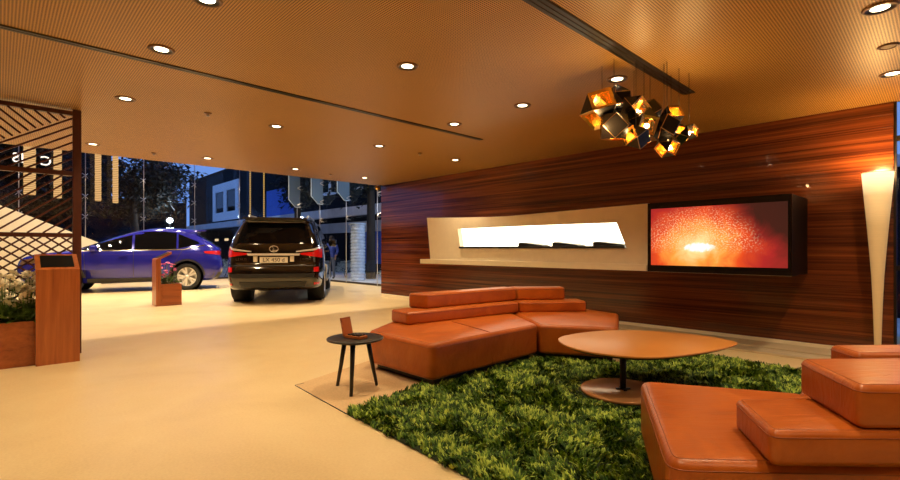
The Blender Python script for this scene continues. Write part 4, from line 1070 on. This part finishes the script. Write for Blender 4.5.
gl_ = bpy.data.lights.new('street_lamp_light', 'POINT'); gl_.energy = 70; gl_.color = (.75, .87, 1.0); gl_.shadow_soft_size = .14
o = bpy.data.objects.new('lamp', gl_); col.objects.link(o); o.parent = sl_; o.location = (0, 0, 2.90)
o = bpy.data.objects.new('beam_fill_light', gl_.copy()); col.objects.link(o); o.location = (-11.0, 10.8, 2.5); o.data.energy = 260  # unseen fill, added to brighten the canopy beam and ribbed column
# low dark building seen in the strip of window at the right
bl3 = thing('side_building', 'dark low building behind the window strip at the right edge', 'building', (2.5, 11.0, -.16))
box('wall', -3.5, 3.5, 0, 2, 0, 2.7, M['dark_wall'], bl3); box('parapet', -3.6, 3.6, -.1, 2, 2.7, 2.9, M['concrete'], bl3)
for x in (-2.9, -1.2, .5, 2.2): w_ = box('window', x, x + 1.2, -.05, 0, .9, 2.1, M['pale_frame'], bl3); box('pane', x + .08, x + 1.12, -.07, -.05, .98, 2.02, M['blue_panel'], w_)
# pedestrian outside the glass
def person(label, loc, rz):
    t = thing('person', label, 'person', loc, rz)
    J = {'pel': (0, 0, .92), 'ch': (0, .01, 1.22), 'nk': (0, .0, 1.43), 'hd': (0, -.01, 1.50), 'ht': (0, -.015, 1.60),
         'sl': (.17, .01, 1.37), 'el': (.24, .03, 1.10), 'wl': (.22, -.10, .90), 'sr': (-.17, .01, 1.37), 'er': (-.23, .02, 1.10), 'wr': (-.22, -.12, .92),
         'hl': (.09, 0, .88), 'kl': (.10, -.04, .48), 'al': (.10, .02, .09), 'tl': (.11, -.12, .04), 'hr': (-.09, 0, .88), 'kr': (-.10, .02, .48), 'ar': (-.10, .12, .10), 'tr': (-.11, -.02, .04)}
    Rr = {'pel': .13, 'ch': .15, 'nk': .055, 'hd': .085, 'ht': .075, 'sl': .07, 'el': .05, 'wl': .035, 'sr': .07, 'er': .05, 'wr': .035, 'hl': .09, 'kl': .06, 'al': .045, 'tl': .04, 'hr': .09, 'kr': .06, 'ar': .045, 'tr': .04}
    E_ = [('pel', 'ch'), ('ch', 'nk'), ('nk', 'hd'), ('hd', 'ht'), ('ch', 'sl'), ('sl', 'el'), ('el', 'wl'), ('ch', 'sr'), ('sr', 'er'), ('er', 'wr'), ('pel', 'hl'), ('hl', 'kl'), ('kl', 'al'), ('al', 'tl'), ('pel', 'hr'), ('hr', 'kr'), ('kr', 'ar'), ('ar', 'tr')]
    ks = list(J); me = bpy.data.meshes.new('body'); me.from_pydata([J[k] for k in ks], [(ks.index(a), ks.index(b)) for a, b in E_], []); me.update()
    o = bpy.data.objects.new('body', me); col.objects.link(o)
    o.modifiers.new('s', 'SKIN'); o.modifiers.new('d', 'SUBSURF').levels = 2
    for i, k in enumerate(ks): me.skin_vertices[0].data[i].radius = (Rr[k], Rr[k]); me.skin_vertices[0].data[i].use_root = (k == 'pel')
    bpy.context.view_layer.update(); m2 = bpy.data.meshes.new_from_object(o.evaluated_get(bpy.context.evaluated_depsgraph_get())); bpy.data.objects.remove(o)
    m2.materials.clear()
    for k in ('skin', 'jacket', 'trouser', 'hair'): m2.materials.append(M[k])
    for p in m2.polygons:
        c = p.center; p.material_index = 0 if (c.z > 1.43 or (abs(c.x) > .15 and c.z < .95 and c.z > .8)) else (1 if c.z > .86 else 2)
        if c.z < .09: p.material_index = 3
    m2.shade_smooth(); b = link('body', m2, None, t)
    lathe('hair', [(.095, 1.55), (.100, 1.60), (.085, 1.65), (.05, 1.685), (.002, 1.695)], M['hair'], b, 20, True, (0, .012, 0))
    for sx in (-1, 1):                           # hands: palm with five fingers
        px0 = sx * .22; bm = bmesh.new(); bbox(bm, px0 - .018, px0 + .018, -.15, -.09, .80, .88, .012, 2)
        for f in range(4):
            vs, fs = tube_data([(px0, -.145 + f * .018, .81), (px0 - sx * .004, -.150 + f * .018, .765), (px0 - sx * .016, -.146 + f * .018, .735 + .006 * abs(f - 1.5))], [.009, .008, .006], 6)
            bv = [bm.verts.new(v) for v in vs]; [bm.faces.new([bv[i] for i in q]) for q in fs]
        vs, fs = tube_data([(px0, -.15, .855), (px0 - sx * .01, -.175, .825), (px0 - sx * .012, -.18, .795)], [.010, .009, .007], 6)
        bv = [bm.verts.new(v) for v in vs]; [bm.faces.new([bv[i] for i in q]) for q in fs]
        bmo('hand', bm, M['skin'], b)
    lathe('nose', [(.014, 0), (.010, .02), (.002, .03)], M['skin'], b, 8, True, (0, -.09, 1.54), True, Matrix.Rotation(PI / 2, 3, 'X'))
person('person in a blue jacket walking outside the glass beside the black car', (-16.45, 9.35, -.02), .6)
